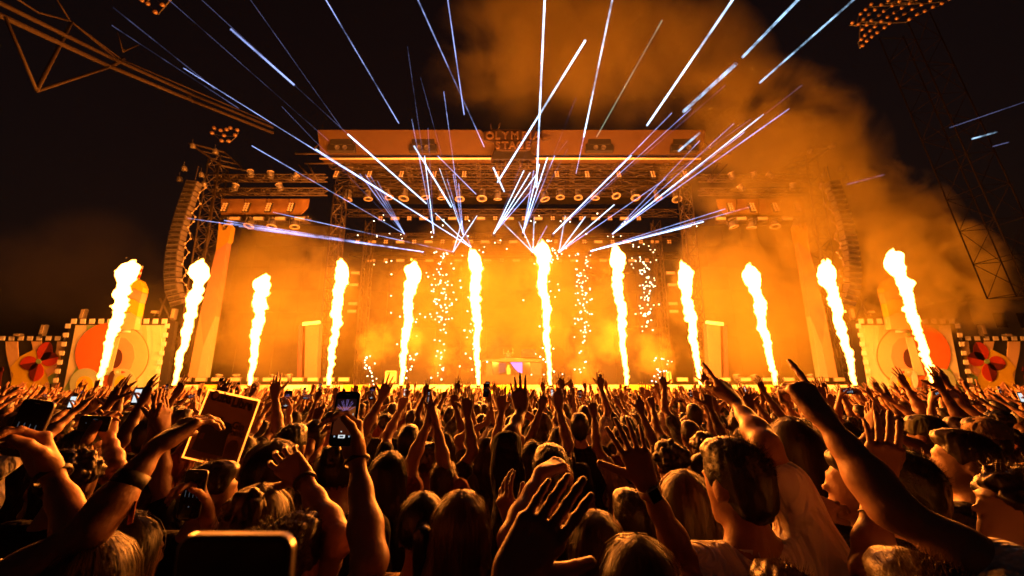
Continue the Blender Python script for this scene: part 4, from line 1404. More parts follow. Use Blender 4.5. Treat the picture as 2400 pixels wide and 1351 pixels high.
POSES = {   # per finger (index..little): bends of the three joints; splay degrees; thumb (out, forward bend)
    'open':   ([(0.10, 0.18, 0.12), (0.06, 0.15, 0.10), (0.10, 0.18, 0.12), (0.16, 0.22, 0.15)], 7, (0.75, 0.25)),
    'splay':  ([(0.02, 0.12, 0.08), (0.0, 0.08, 0.08), (0.04, 0.12, 0.1), (0.08, 0.2, 0.1)], 13, (1.0, 0.1)),
    'reach':  ([(0.12, 0.12, 0.10), (0.18, 0.16, 0.12), (0.22, 0.18, 0.12), (0.20, 0.2, 0.15)], 3, (0.9, 0.2)),
    'flat':   ([(0.03, 0.06, 0.04)] * 4, 1.5, (0.35, 0.1)),
    'relax':  ([(0.30, 0.45, 0.25), (0.42, 0.55, 0.3), (0.5, 0.6, 0.35), (0.55, 0.6, 0.35)], 5, (0.6, 0.4)),
    'cup':    ([(0.25, 0.55, 0.35), (0.2, 0.6, 0.4), (0.25, 0.6, 0.4), (0.35, 0.6, 0.4)], 10, (0.9, 0.3)),
    'point':  ([(-0.05, 0.06, 0.04), (0.95, 1.5, 0.9), (1.1, 1.55, 0.9), (1.15, 1.5, 0.9)], 2, (0.45, 0.9)),
    'fist':   ([(1.35, 1.6, 0.9)] * 4, 0, (0.3, 1.2)),
    'grip':   ([(0.65, 0.75, 0.5), (0.7, 0.8, 0.5), (0.75, 0.8, 0.5), (0.8, 0.8, 0.5)], 4, (0.7, 0.55)),
    'droop':  ([(0.55, 0.35, 0.15), (0.75, 0.45, 0.2), (0.9, 0.55, 0.25), (1.0, 0.6, 0.3)], 4, (0.3, 0.5)),
}
def hand_frame(h, n, side):
    h = unit(h)
    n = V3(n) - h * (h @ V3(n))
    n = unit(n)
    t = np.cross(h, n) if side == 'R' else np.cross(n, h)
    return h, n, t
def hand(F, Wr, h, n, side, pose, s=1.0, k=0.008):
    """adds palm, four fingers and thumb; returns grip centre and frame"""
    h, n, t = hand_frame(h, n, side)
    Wr = V3(Wr)
    fing, splay, (tout, tbend) = POSES[pose]
    xs = [0.031, 0.0105, -0.0105, -0.030]
    ys = [0.089, 0.094, 0.089, 0.080]
    L = [(0.044, 0.026, 0.021), (0.049, 0.030, 0.022), (0.045, 0.028, 0.022), (0.036, 0.021, 0.019)]
    R = [0.0087, 0.0091, 0.0087, 0.0075]
    for i in range(4):
        base = Wr + s * (h * ys[i] + t * xs[i])
        F.cone(Wr + s * (h * 0.012 + t * xs[i] * 0.62), base, 0.0145 * s, 0.0125 * s, 0.012 * s)
        F.ell(base - n * 0.003 * s, (0.0118 * s,) * 3, 0.006 * s)
        d = rot_axis(h, n, math.radians(splay) * (1.5 - i) / 1.5 * (-1 if side == 'R' else 1))
        ax = np.cross(d, n)
        p = base
        for j in range(3):
            d = rot_axis(d, ax, fing[i][j])
            q = p + d * L[i][j] * s
            r0, r1 = R[i] * (1 - 0.07 * j) * s, R[i] * (1 - 0.07 * (j + 1)) * s
            F.cone(p, q, r0, r1 * (0.98 if j < 2 else 0.9), k * 0.5)
            if j < 2:
                F.ell(q, (r1 * 1.06,) * 3, k * 0.3)
            p = q
    # heel of the hand and ball of the thumb
    F.cone(Wr + s * (h * 0.022 - t * 0.016 + n * 0.006), Wr + s * (h * 0.06 - t * 0.022 + n * 0.006), 0.016 * s, 0.013 * s, 0.012 * s)
    tb = Wr + s * (h * 0.028 + t * 0.018 + n * 0.006)
    d = unit(h * math.cos(tout) + t * math.sin(tout) + n * 0.35)
    q = tb + d * 0.044 * s
    F.cone(tb, q, 0.0175 * s, 0.0125 * s, 0.012 * s)
    ax = np.cross(d, unit(n * 0.6 + h * 0.6 - t * 0.55))
    for Lj, r0, r1 in ((0.035, 0.0118, 0.0108), (0.029, 0.0108, 0.0092)):
        d = rot_axis(d, ax, tbend * 0.6)
        q2 = q + d * Lj * s
        F.cone(q, q2, r0 * s, r1 * s, 0.004)
        q = q2
    return Wr + s * (h * 0.085 + n * 0.022), h, n, t

def arm_mesh(S, E, Wr, h, n, side, pose, res, s=1.0, thick=1.0):
    S, E, Wr = V3(S), V3(E), V3(Wr)
    tip = Wr + unit(h) * 0.2 * s
    lo = np.minimum.reduce([S, E, Wr, tip]) - 0.12
    hi = np.maximum.reduce([S, E, Wr, tip]) + 0.12
    F = Field(lo, hi, res)
    T = s * thick
    u = E - S
    F.cone(S, S + u * 0.35, 0.051 * T, 0.046 * T, 0.03)
    F.cone(S + u * 0.3, S + u * 0.62, 0.046 * T, 0.043 * T, 0.03)
    F.cone(S + u * 0.6, E, 0.042 * T, 0.034 * T, 0.03)
    f = Wr - E
    F.ell(E, (0.034 * T,) * 3, 0.02)
    F.cone(E, E + f * 0.3, 0.034 * T, 0.0375 * T, 0.03)
    F.cone(E + f * 0.3, E + f * 0.68, 0.0375 * T, 0.029 * T, 0.03)
    hh, nn, tt = hand_frame(h, n, side)
    F.cone(E + f * 0.66, Wr, 0.029 * T, 0.0245 * T, 0.02, flat=(nn, 0.82))
    F.cone(Wr, Wr + hh * 0.03 * s, 0.0245 * T, 0.023 * T, 0.015, flat=(nn, 0.72))
    g = hand(F, Wr, h, n, side, pose, s * 1.04)
    v, q = F.net()
    return relax(v, q, 1, 0.4), q, g

def body_mesh(H, yaw, hd, shoulders, res, thin=1.0):
    """torso, legs, neck and head; returns (verts, quads, head centre, head rotation)"""
    s = H / 1.75
    cy, sy = math.cos(yaw), math.sin(yaw)
    def T(x, y, z): return np.array([(x * cy - y * sy) * s, (x * sy + y * cy) * s, z * s])
    F = Field(T(0, 0, 0) - np.array([0.42, 0.42, 0.02]), np.array([0.42, 0.42, H + 0.12]), res)
    fw = T(0, 1, 0) / s
    for sd in (-1, 1):
        F.cone(T(sd * 0.09, 0, 0.9), T(sd * 0.10, 0.01, 0.5), 0.085 * s, 0.058 * s, 0.03)
        F.cone(T(sd * 0.10, 0.01, 0.5), T(sd * 0.11, -0.02, 0.1), 0.055 * s, 0.042 * s, 0.02)
        F.cone(T(sd * 0.11, -0.04, 0.05), T(sd * 0.12, 0.13, 0.035), 0.042 * s, 0.035 * s, 0.02)
    F.cone(T(-0.07, 0, 0.95), T(0.07, 0, 0.95), 0.115 * s * thin, 0.115 * s * thin, 0.05, flat=(fw, 0.85))
    F.cone(T(0, 0, 0.95), T(0, 0.01, 1.15), 0.135 * s * thin, 0.135 * s * thin, 0.06, flat=(fw, 0.75))
    F.cone(T(-0.07, 0.01, 1.25), T(0.07, 0.01, 1.25), 0.115 * s * thin, 0.115 * s * thin, 0.06, flat=(fw, 0.85))
    F.cone(T(-0.09, 0, 1.38), T(0.09, 0, 1.38), 0.085 * s, 0.085 * s, 0.05, flat=(fw, 0.9))
    for S in shoulders:
        F.cone(T(0, 0, 1.44), V3(S), 0.055 * s, 0.055 * s, 0.04)
    F.cone(T(0, -0.005, 1.40), T(0, 0.0, 1.50), 0.075 * s, 0.056 * s, 0.04)
    # neck and head
    hy, hp, hr = hd
    Rm = Matrix.Rotation(yaw + hy, 3, 'Z') @ Matrix.Rotation(hp, 3, 'X') @ Matrix.Rotation(hr, 3, 'Y')
    R = np.array(Rm)
    neck = T(0, 0.012, 1.50)
    hc = neck + R @ (np.array([0, 0.012, 0.137]) * s)
    def P(x, y, z): return hc + R @ (np.array([x, y, z]) * s)
    F.cone(T(0, 0.0, 1.44), P(0, -0.012, -0.07), 0.057 * s, 0.052 * s, 0.03)
    F.ell(P(0, -0.012, 0.022), (0.074 * s, 0.093 * s, 0.092 * s), 0.01, R)
    F.ell(P(0, 0.020, -0.020), (0.060 * s, 0.066 * s, 0.082 * s), 0.02, R)
    F.ell(P(0, 0.040, -0.080), (0.044 * s, 0.044 * s, 0.034 * s), 0.025, R)
    F.cone(P(0, 0.080, 0.020), P(0, 0.101, -0.022), 0.0065 * s, 0.0095 * s, 0.008)
    F.ell(P(0, 0.095, -0.028), (0.015 * s, 0.011 * s, 0.008 * s), 0.006, R)
    F.ell(P(0, 0.080, 0.028), (0.044 * s, 0.014 * s, 0.009 * s), 0.010, R)
    F.ell(P(0, 0.083, -0.056), (0.021 * s, 0.010 * s, 0.0055 * s), 0.004, R)
    F.ell(P(0, 0.081, -0.067), (0.018 * s, 0.011 * s, 0.0060 * s), 0.004, R)
    F.ell(P(0, 0.074, -0.100), (0.022 * s, 0.017 * s, 0.016 * s), 0.015, R)
    for sd in (-1, 1):
        F.ell(P(sd * 0.031, 0.092, 0.008), (0.016 * s, 0.015 * s, 0.010 * s), 0, R, cut=True)
        F.ell(P(sd * 0.030, 0.068, 0.007), (0.0115 * s,) * 3, 0.002, R)
        F.ell(P(sd * 0.076, -0.008, -0.012), (0.009 * s, 0.021 * s, 0.033 * s), 0.008, R)
        F.ell(P(sd * 0.086, -0.002, -0.012), (0.006 * s, 0.012 * s, 0.020 * s), 0, R, cut=True)
    v, q = F.net()
    return relax(v, q, 1, 0.4), q, hc, R, s

def shirt_mesh(H, yaw, arms, res, thin=1.0, sleeve=0.55, loose=0.018, hem=0.86, fold=0.0045):
    s = H / 1.75
    cy, sy = math.cos(yaw), math.sin(yaw)
    def T(x, y, z): return np.array([(x * cy - y * sy) * s, (x * sy + y * cy) * s, z * s])
    lo = np.array([-0.55, -0.55, hem * s - 0.1]); hi = np.array([0.55, 0.55, H * 0.98])
    for a in arms:
        p = V3(a['S']) + (V3(a['E']) - V3(a['S'])) * sleeve
        lo = np.minimum(lo, p - 0.12); hi = np.maximum(hi, p + 0.12)
    F = Field(lo, hi, res)
    fw = T(0, 1, 0) / s
    l = loose
    F.cone(T(-0.07, 0, hem + 0.06), T(0.07, 0, hem + 0.06), 0.13 * s * thin + l, 0.13 * s * thin + l, 0.05, flat=(fw, 0.85))
    F.cone(T(0, 0, 0.95), T(0, 0.01, 1.15), 0.14 * s * thin + l, 0.14 * s * thin + l, 0.06, flat=(fw, 0.78))
    F.cone(T(-0.07, 0.01, 1.25), T(0.07, 0.01, 1.25), 0.118 * s * thin + l, 0.118 * s * thin + l, 0.06, flat=(fw, 0.88))
    F.cone(T(-0.09, 0, 1.38), T(0.09, 0, 1.38), 0.086 * s + l, 0.086 * s + l, 0.05, flat=(fw, 0.92))
    for a in arms:
        S, E = V3(a['S']), V3(a['E'])
        F.cone(T(0, 0, 1.43), S, 0.050 * s + l, 0.055 * s + l * 0.8, 0.05)
        if sleeve > 0.05:
            F.cone(S, S + (E - S) * sleeve, 0.055 * s + l * 0.8, 0.051 * s + l, 0.04)
    F.ell(T(0, 0.015, 1.53), (0.078 * s, 0.082 * s, 0.06 * s), 0, None, cut=True)
    v, q = F.net()
    v = relax(v, q, 1, 0.4)
    # soft folds
    ph = (v[:, 0] * 23 + v[:, 2] * 17 + 3 * np.sin(v[:, 1] * 19 + v[:, 2] * 7), v[:, 2] * 31 - v[:, 0] * 21 + 2 * np.sin(v[:, 0] * 25))
    amp = fold * (np.sin(ph[0]) + 0.7 * np.sin(ph[1]))
    c = np.array([0, 0, 0.0]); nrm = v - np.stack([np.zeros(len(v)), np.zeros(len(v)), v[:, 2]], 1)
    nrm /= (np.linalg.norm(nrm, axis=1) + 1e-6)[:, None]
    return v + nrm * amp[:, None], q

def ribbons(paths, widths, nrms):
    """paths: (N, M, 3) strands -> flat tapered strips"""
    N, M, _ = paths.shape
    tan = np.gradient(paths, axis=1)
    side = np.cross(tan, nrms)
    side /= (np.linalg.norm(side, axis=2) + 1e-9)[..., None]
    w = widths[:, None] * np.linspace(1, 0.25, M)[None, :] ** 0.7
    a = paths - side * w[..., None]; b = paths + side * w[..., None]
    v = np.stack([a, b], 2).reshape(-1, 3)
    i = (np.arange(N)[:, None] * M + np.arange(M - 1)[None, :]) * 2
    q = np.stack([i, i + 1, i + 3, i + 2], -1).reshape(-1, 4)
    return v, q

def hair_geo(style, hc, R, s, rng, res, strands, length=0.36):
    """hair in the head frame: cap grown on the skull plus single strands"""
    def P(x, y, z): return hc + R @ (np.array([x, y, z]) * s)
    lo, hi = hc - np.array([0.22, 0.22, 0.16 + (length + 0.12 if style in ('long', 'braid', 'tail') else 0.0)]), hc + np.array([0.22, 0.22, 0.30])
    F = Field(lo, hi, res)
    if style in ('short', 'spiky'):
        F.ell(P(0, -0.016, 0.034), (0.080 * s, 0.096 * s, 0.094 * s), 0.01, R)
        F.ell(P(0, -0.05, -0.02), (0.066 * s, 0.055 * s, 0.07 * s), 0.02, R)
        F.ell(P(0, 0.02, 0.09), (0.062 * s, 0.07 * s, 0.040 * s), 0.02, R)
        F.ell(P(0, 0.088, -0.045), (0.095 * s, 0.075 * s, 0.105 * s), 0, R, cut=True)
        for sd in (-1, 1):
            F.ell(P(sd * 0.088, 0.005, -0.03), (0.026 * s, 0.036 * s, 0.045 * s), 0, R, cut=True)
    elif style == 'buzz':
        F.ell(P(0, -0.013, 0.026), (0.079 * s, 0.098 * s, 0.097 * s), 0.01, R)
        F.ell(P(0, 0.085, -0.05), (0.1 * s, 0.08 * s, 0.11 * s), 0, R, cut=True)
    elif style == 'curly':
        F.ell(P(0, -0.02, 0.04), (0.088 * s, 0.10 * s, 0.095 * s), 0.01, R)
        for _ in range(70):
            d = rng.normal(0, 1, 3); d[2] = abs(d[2]) * 0.9 - 0.15; d[1] -= 0.25
            d = d / np.linalg.norm(d)
            F.ell(hc + R @ (np.array([0, -0.02, 0.035]) * s + d * np.array([0.088, 0.10, 0.095]) * s), (rng.uniform(0.014, 0.026) * s,) * 3, 0.006, R)
        F.ell(P(0, 0.098, -0.05), (0.09 * s, 0.075 * s, 0.10 * s), 0, R, cut=True)
        for sd in (-1, 1):
            F.ell(P(sd * 0.098, 0.0, -0.03), (0.034 * s, 0.04 * s, 0.046 * s), 0, R, cut=True)
    else:
        F.ell(P(0, -0.014, 0.036), (0.084 * s, 0.099 * s, 0.094 * s), 0.01, R)
        if style in ('long', 'braid'):
            z = np.array([0, 0, 1.0])
            for sd in (-1, -0.33, 0.33, 1):
                a = P(sd * 0.062, -0.045 + 0.02 * abs(sd), 0.02)
                b = a - z * 0.13 * s + R @ np.array([sd * 0.018, -0.03, 0]) * s
                c = b - z * length * s * (0.85 + 0.1 * abs(sd)) + R @ np.array([sd * 0.012, -0.018, 0]) * s
                F.cone(a, b, 0.040 * s, 0.036 * s, 0.03); F.cone(b, c, 0.036 * s, 0.018 * s, 0.03)
        if style == 'bun':
            F.ell(P(0, -0.075, 0.10), (0.05 * s, 0.045 * s, 0.045 * s), 0.015, R)
            for _ in range(26):
                d = rng.normal(0, 1, 3); d /= np.linalg.norm(d)
                F.ell(P(0, -0.075, 0.10) + R @ (d * 0.045 * s), (0.014 * s,) * 3, 0.005)
        if style == 'tail':
            a = P(0, -0.10, 0.06); b = a + R @ np.array([0, -0.05, -0.02]) * s; c = b - np.array([0, 0, length * s])
            F.cone(P(0, -0.08, 0.06), b, 0.022 * s, 0.03 * s, 0.015); F.cone(b, c, 0.034 * s, 0.012 * s, 0.02)
        if style == 'braid':
            for sd in (-1, 1):
                for k in range(14):
                    p = P(sd * (0.035 + 0.03 * min(1, k / 5)), 0.03 - 0.13 * min(1, k / 8), 0.12 - 0.012 * k ** 1.25)
                    F.ell(p, (0.015 * s, 0.015 * s, 0.013 * s), 0.004)
        F.ell(P(0, 0.092, -0.055), (0.075 * s, 0.075 * s, 0.11 * s), 0, R, cut=True)
    v, q = F.net()
    v = relax(v, q, 1, 0.4)
    # locks: grooves combed over the cap
    loc_ = (v - hc) @ R
    if style in ('long', 'braid', 'bun', 'tail'):
        az_ = np.arctan2(loc_[:, 1] + 0.014, loc_[:, 0])
        p0 = rng.uniform(0, 6, 3)
        dsp = 0.0035 * np.sin(az_ * 17 + p0[0] + 2.0 * np.sin(loc_[:, 2] * 9)) + 0.0025 * np.sin(az_ * 31 + p0[1] + 3 * loc_[:, 2] * 10)
        out_ = np.stack([np.cos(az_), np.sin(az_), 0 * az_], 1)
        v = v + (out_ * dsp[:, None]) @ R.T * s
    elif style != 'buzz':
        dsp = (0.0012 if style == 'short' else 0.0026) * np.sin(loc_[:, 0] * 170 + 2 * np.sin(loc_[:, 2] * 90)) + (0.0012 if style == 'short' else 0.0026) * np.sin(loc_[:, 1] * 150 + 2 * np.sin(loc_[:, 0] * 110))
        out_ = loc_ / (np.linalg.norm(loc_, axis=1) + 1e-6)[:, None]
        v = v + (out_ * dsp[:, None]) @ R.T * s
    vs, qs = [v], [q]
    if strands:
        N = int(strands * (1.8 if style in ('long', 'braid', 'bun', 'tail') else 3.0))
        if style in ('long', 'braid', 'bun', 'tail'):
            M = 11
            az = rng.uniform(0, 2 * np.pi, N)
            keep = np.abs(np.angle(np.exp(1j * (az - np.pi / 2)))) > 0.75       # leave the face open
            az = az[keep]; N = len(az)
            t = np.linspace(0, 1, M)
            th_end = 1.75 if style in ('long', 'braid') else 2.0
            th = 0.06 + th_end * np.minimum(1, t / 0.45)[None, :] * np.ones((N, 1))
            rx, ry, rz = 0.0855, 0.1005, 0.0955
            off = np.where(rng.uniform(0, 1, N) < 0.14, rng.uniform(0.008, 0.026, N), rng.uniform(0.0, 0.007, N))[:, None]
            azt = az[:, None] + 0.12 * np.sin(3 * t + rng.uniform(0, 6, N)[:, None])
            X = (rx + off) * np.sin(th) * np.cos(azt)
            Y = -0.014 + (ry + off) * np.sin(th) * np.sin(azt)
            Z = 0.036 + (rz + off) * np.cos(th)
            pts = np.stack([X, Y, Z], -1)
            nr = np.stack([np.sin(th) * np.cos(azt), np.sin(th) * np.sin(azt), np.cos(th)], -1)
            pw = hc + (pts * s) @ R.T
            if style in ('long', 'braid'):
                fall = np.maximum(0, t - 0.45) / 0.55
                L = (length + rng.uniform(-0.10, 0.06, N))[:, None] * fall[None, :] * s
                back = np.where(Y[:, -1] > -0.01, -0.03, -0.01)[:, None] * fall[None, :]
                wave = 0.006 * np.sin(fall[None, :] * rng.uniform(6, 14, N)[:, None] + rng.uniform(0, 6, N)[:, None])
                pw[:, :, 2] -= L
                outw = nr.copy(); outw[:, :, 2] = 0
                outw = outw @ R.T
                pw += outw * (0.012 * fall[None, :, None] + wave[..., None])
                pw += (np.array([0, 1.0, 0]) @ R.T)[None, None, :] * back[..., None]
            nw = nr @ R.T
        else:
            M = 4
            d = rng.normal(0, 1, (N, 3)); d[:, 2] = np.abs(d[:, 2]) * 0.9 - 0.28; d[:, 1] -= 0.2
            d /= np.linalg.norm(d, axis=1)[:, None]
            ok = ~((d[:, 1] > 0.45) & (d[:, 2] < 0.45))
            d = d[ok]; N = len(d)
            rr = {'short': (0.080, 0.096, 0.094), 'spiky': (0.080, 0.096, 0.094), 'buzz': (0.079, 0.098, 0.097), 'curly': (0.095, 0.108, 0.103)}[style]
            base = np.array([0, -0.016, 0.034]) + d * np.array(rr) * 0.985
            ln = {'short': 0.020, 'spiky': 0.028, 'buzz': 0.007, 'curly': 0.02}[style] * rng.uniform(0.5, 1.25, N)
            ln = ln * np.clip(0.45 + d[:, 2], 0.25, 1.1)
            dirn = d * {'short': 0.42, 'spiky': 0.8, 'buzz': 1.0, 'curly': 0.7}[style] + rng.normal(0, 0.32, (N, 3)) + np.array([0, 0.15, 0.25])
            dirn /= np.linalg.norm(dirn, axis=1)[:, None]
            t = np.linspace(0, 1, M)
            curl = rng.normal(0, 0.35 if style != 'curly' else 1.4, (N, 3))
            pts = base[:, None, :] + dirn[:, None, :] * (ln[:, None] * t)[..., None] + curl[:, None, :] * (ln[:, None] * t ** 2)[..., None] * 0.5
            pw = hc + (pts * s) @ R.T
            nw = np.repeat((d @ R.T)[:, None, :], M, 1) + 0.3
        rv, rq = ribbons(pw, np.full(N, (0.0010 if style in ('long', 'braid', 'bun', 'tail') else 0.00055)) * rng.uniform(0.6, 1.3, N), nw)
        vs.append(rv); qs.append(rq)
    return join(vs, qs)

def join(vs, qs):
    off, Q = 0, []
    for v, q in zip(vs, qs):
        Q.append(q + off)
        off += len(v)
    return np.concatenate(vs), np.concatenate(Q)

def ring(c, ax, r, w, t, n=22, squash=None):
    """bracelet: a band of height w and thickness t round the axis ax"""
    ax = unit(ax)
    u = unit(np.cross(ax, [0.3, 0.9, 0.2])); v = np.cross(ax, u)
    prof = [(r, -w / 2), (r + t, -w / 2), (r + t, w / 2), (r, w / 2)]
    vs, qs = [], []
    for i in range(n):
        a = 2 * PI * i / n
        d = u * math.cos(a) + v * math.sin(a)
        if squash is not None:
            d = d - squash * (d @ squash) * 0.2
        for (rr, hh) in prof:
            vs.append(V3(c) + d * rr + ax * hh)
    for i in range(n):
        j = (i + 1) % n
        for k in range(4):
            qs.append((i * 4 + k, i * 4 + (k + 1) % 4, j * 4 + (k + 1) % 4, j * 4 + k))
    return np.array(vs), np.array(qs)

def shoulder(H, yaw, side):
    s = H / 1.75
    x = 0.175 if side == 'R' else -0.175
    return np.array([x * math.cos(yaw) * s, x * math.sin(yaw) * s, 1.425 * s])

def make_person(loc, H, yaw, hd, arms, style, hair, shirt, skin, label, group, res=0.012, ares=0.0065, strands=500, sleeve=0.55, seed=0, hair_len=0.36, hat=None, thin=1.0, name='person'):
    """loc: feet (x, y); arms: dicts with local S, E, W, h, n, side, pose"""
    rng = np.random.RandomState(seed + 11)
    sh = [a['S'] for a in arms]
    for sd in 'LR':
        if not any(a['side'] == sd for a in arms):
            sh.append(shoulder(H, yaw, sd))
    bv, bq, hc, R, s = body_mesh(H, yaw, hd, sh, res, thin)
    vs, qs = [bv], [bq]
    full = list(arms)
    for sd in 'LR':                      # an arm hanging down where none is raised
        if not any(a['side'] == sd for a in arms):
            S = shoulder(H, yaw, sd)
            x = 1 if sd == 'R' else -1
            out = np.array([math.cos(yaw), math.sin(yaw), 0]) * x
            fwd = np.array([-math.sin(yaw), math.cos(yaw), 0])
            E = S + out * 0.07 * s + np.array([0, 0, -0.29 * s])
            Wd = E + fwd * 0.10 * s + np.array([0, 0, -0.24 * s])
            full.append(dict(S=S, E=E, W=Wd, h=(fwd * 0.2 + np.array([0, 0, -1])), n=-out, side=sd, pose='relax', low=True))
    for a in full:
        v, q, g = arm_mesh(a['S'], a['E'], a['W'], a['h'], a['n'], a['side'], a['pose'], ares if not a.get('low') else max(ares, 0.012), a.get('s', s), a.get('thick', 1.0))
        a['grip'] = g
        vs.append(v); qs.append(q)
    v, q = join(vs, qs)
    o = np_obj(name, v, q, skin)
    o.location = (loc[0], loc[1], 0)
    tag(o, label, 'person', group)
    if shirt is not None:
        sv_, sq_ = shirt_mesh(H, yaw, full, max(res, 0.012), thin, sleeve)
        np_obj('shirt', sv_, sq_, shirt, o)
        fw_ = np.array([-math.sin(yaw), math.cos(yaw), 0])
        cv, cq = ring(np.array([0, 0, 1.470 * s]) + fw_ * 0.012 * s, np.array([0, 0, 1.0]) + fw_ * 0.35, 0.072 * s, 0.022, 0.008, 30)
        np_obj('collar', cv, cq, shirt, o)
    tv, tq = trousers(H, yaw, max(res, 0.02), thin)
    np_obj('trousers', tv, tq, M_jeans, o)
    if style:
        hv, hq = hair_geo(style, hc, R, s, rng, 0.008 if strands > 100 else 0.013, strands, hair_len)
        np_obj('hair', hv, hq, hair, o)
    if hat:
        cap(hat, hc, R, s, o)
    o['_hc'] = [float(x) for x in hc]
    return o, full, hc, R, s

def trousers(H, yaw, res, thin):
    s = H / 1.75
    cy, sy = math.cos(yaw), math.sin(yaw)
    def T(x, y, z): return np.array([(x * cy - y * sy) * s, (x * sy + y * cy) * s, z * s])
    F = Field((-0.32, -0.32, 0.02), (0.32, 0.32, 1.1 * s), res)
    for sd in (-1, 1):
        F.cone(T(sd * 0.09, 0, 0.9), T(sd * 0.10, 0.01, 0.5), 0.098 * s, 0.074 * s, 0.03)
        F.cone(T(sd * 0.10, 0.01, 0.5), T(sd * 0.11, -0.02, 0.1), 0.072 * s, 0.060 * s, 0.02)
    F.cone(T(-0.07, 0, 0.93), T(0.07, 0, 0.93), 0.126 * s * thin, 0.126 * s * thin, 0.05)
    return F.net()

def cap(m, hc, R, s, parent, kind='cap'):
    F = Field(hc - 0.22, hc + 0.24, 0.009)
    def P(x, y, z): return hc + R @ (np.array([x, y, z]) * s)
    F.ell(P(0, -0.012, 0.045), (0.088 * s, 0.106 * s, 0.090 * s), 0.01, R)
    F.ell(P(0, 0, -0.075), (0.2, 0.2, 0.085 * s), 0, R, cut=True)
    F.ell(P(0, 0.115, 0.022), (0.07 * s, 0.075 * s, 0.008 * s), 0.006, R)
    v, q = F.net()
    np_obj('cap', v, q, m, parent)
# ================================================================== phones and other carried things
M_phone = mat('phone_body', (0.02, 0.02, 0.022), 0.25)
M_frame = mat('phone_frame', (0.35, 0.33, 0.30), 0.3, 0.9)
M_glass = mat('phone_glass', (0.008, 0.008, 0.009), 0.08)
S_white = glow('screen_white', (0.85, 0.95, 1.0), 0.9)
S_blue = glow('screen_pale_blue', (0.55, 0.70, 0.9), 0.55)
S_orange = glow('screen_orange', (0.55, 0.13, 0.015), 0.35)
S_brown = glow('screen_brown', (0.20, 0.035, 0.01), 0.22)
S_dark = glow('screen_dark', (0.05, 0.015, 0.02), 0.15)
S_violet = glow('screen_violet', (0.38, 0.25, 0.75), 0.7)
S_dim = glow('screen_and_reflection_grey', (0.16, 0.19, 0.24), 0.25)  # small screen marks, and the painted reflections on dark phones
def rounded(w, h, r, n=5):
    out = []
    for cx, cy, a0 in ((w / 2 - r, h / 2 - r, 0), (-w / 2 + r, h / 2 - r, 90), (-w / 2 + r, -h / 2 + r, 180), (w / 2 - r, -h / 2 + r, 270)):
        for i in range(n + 1):
            a = math.radians(a0 + 90 * i / n)
            out.append((cx + r * math.cos(a), cy + r * math.sin(a)))
    return out
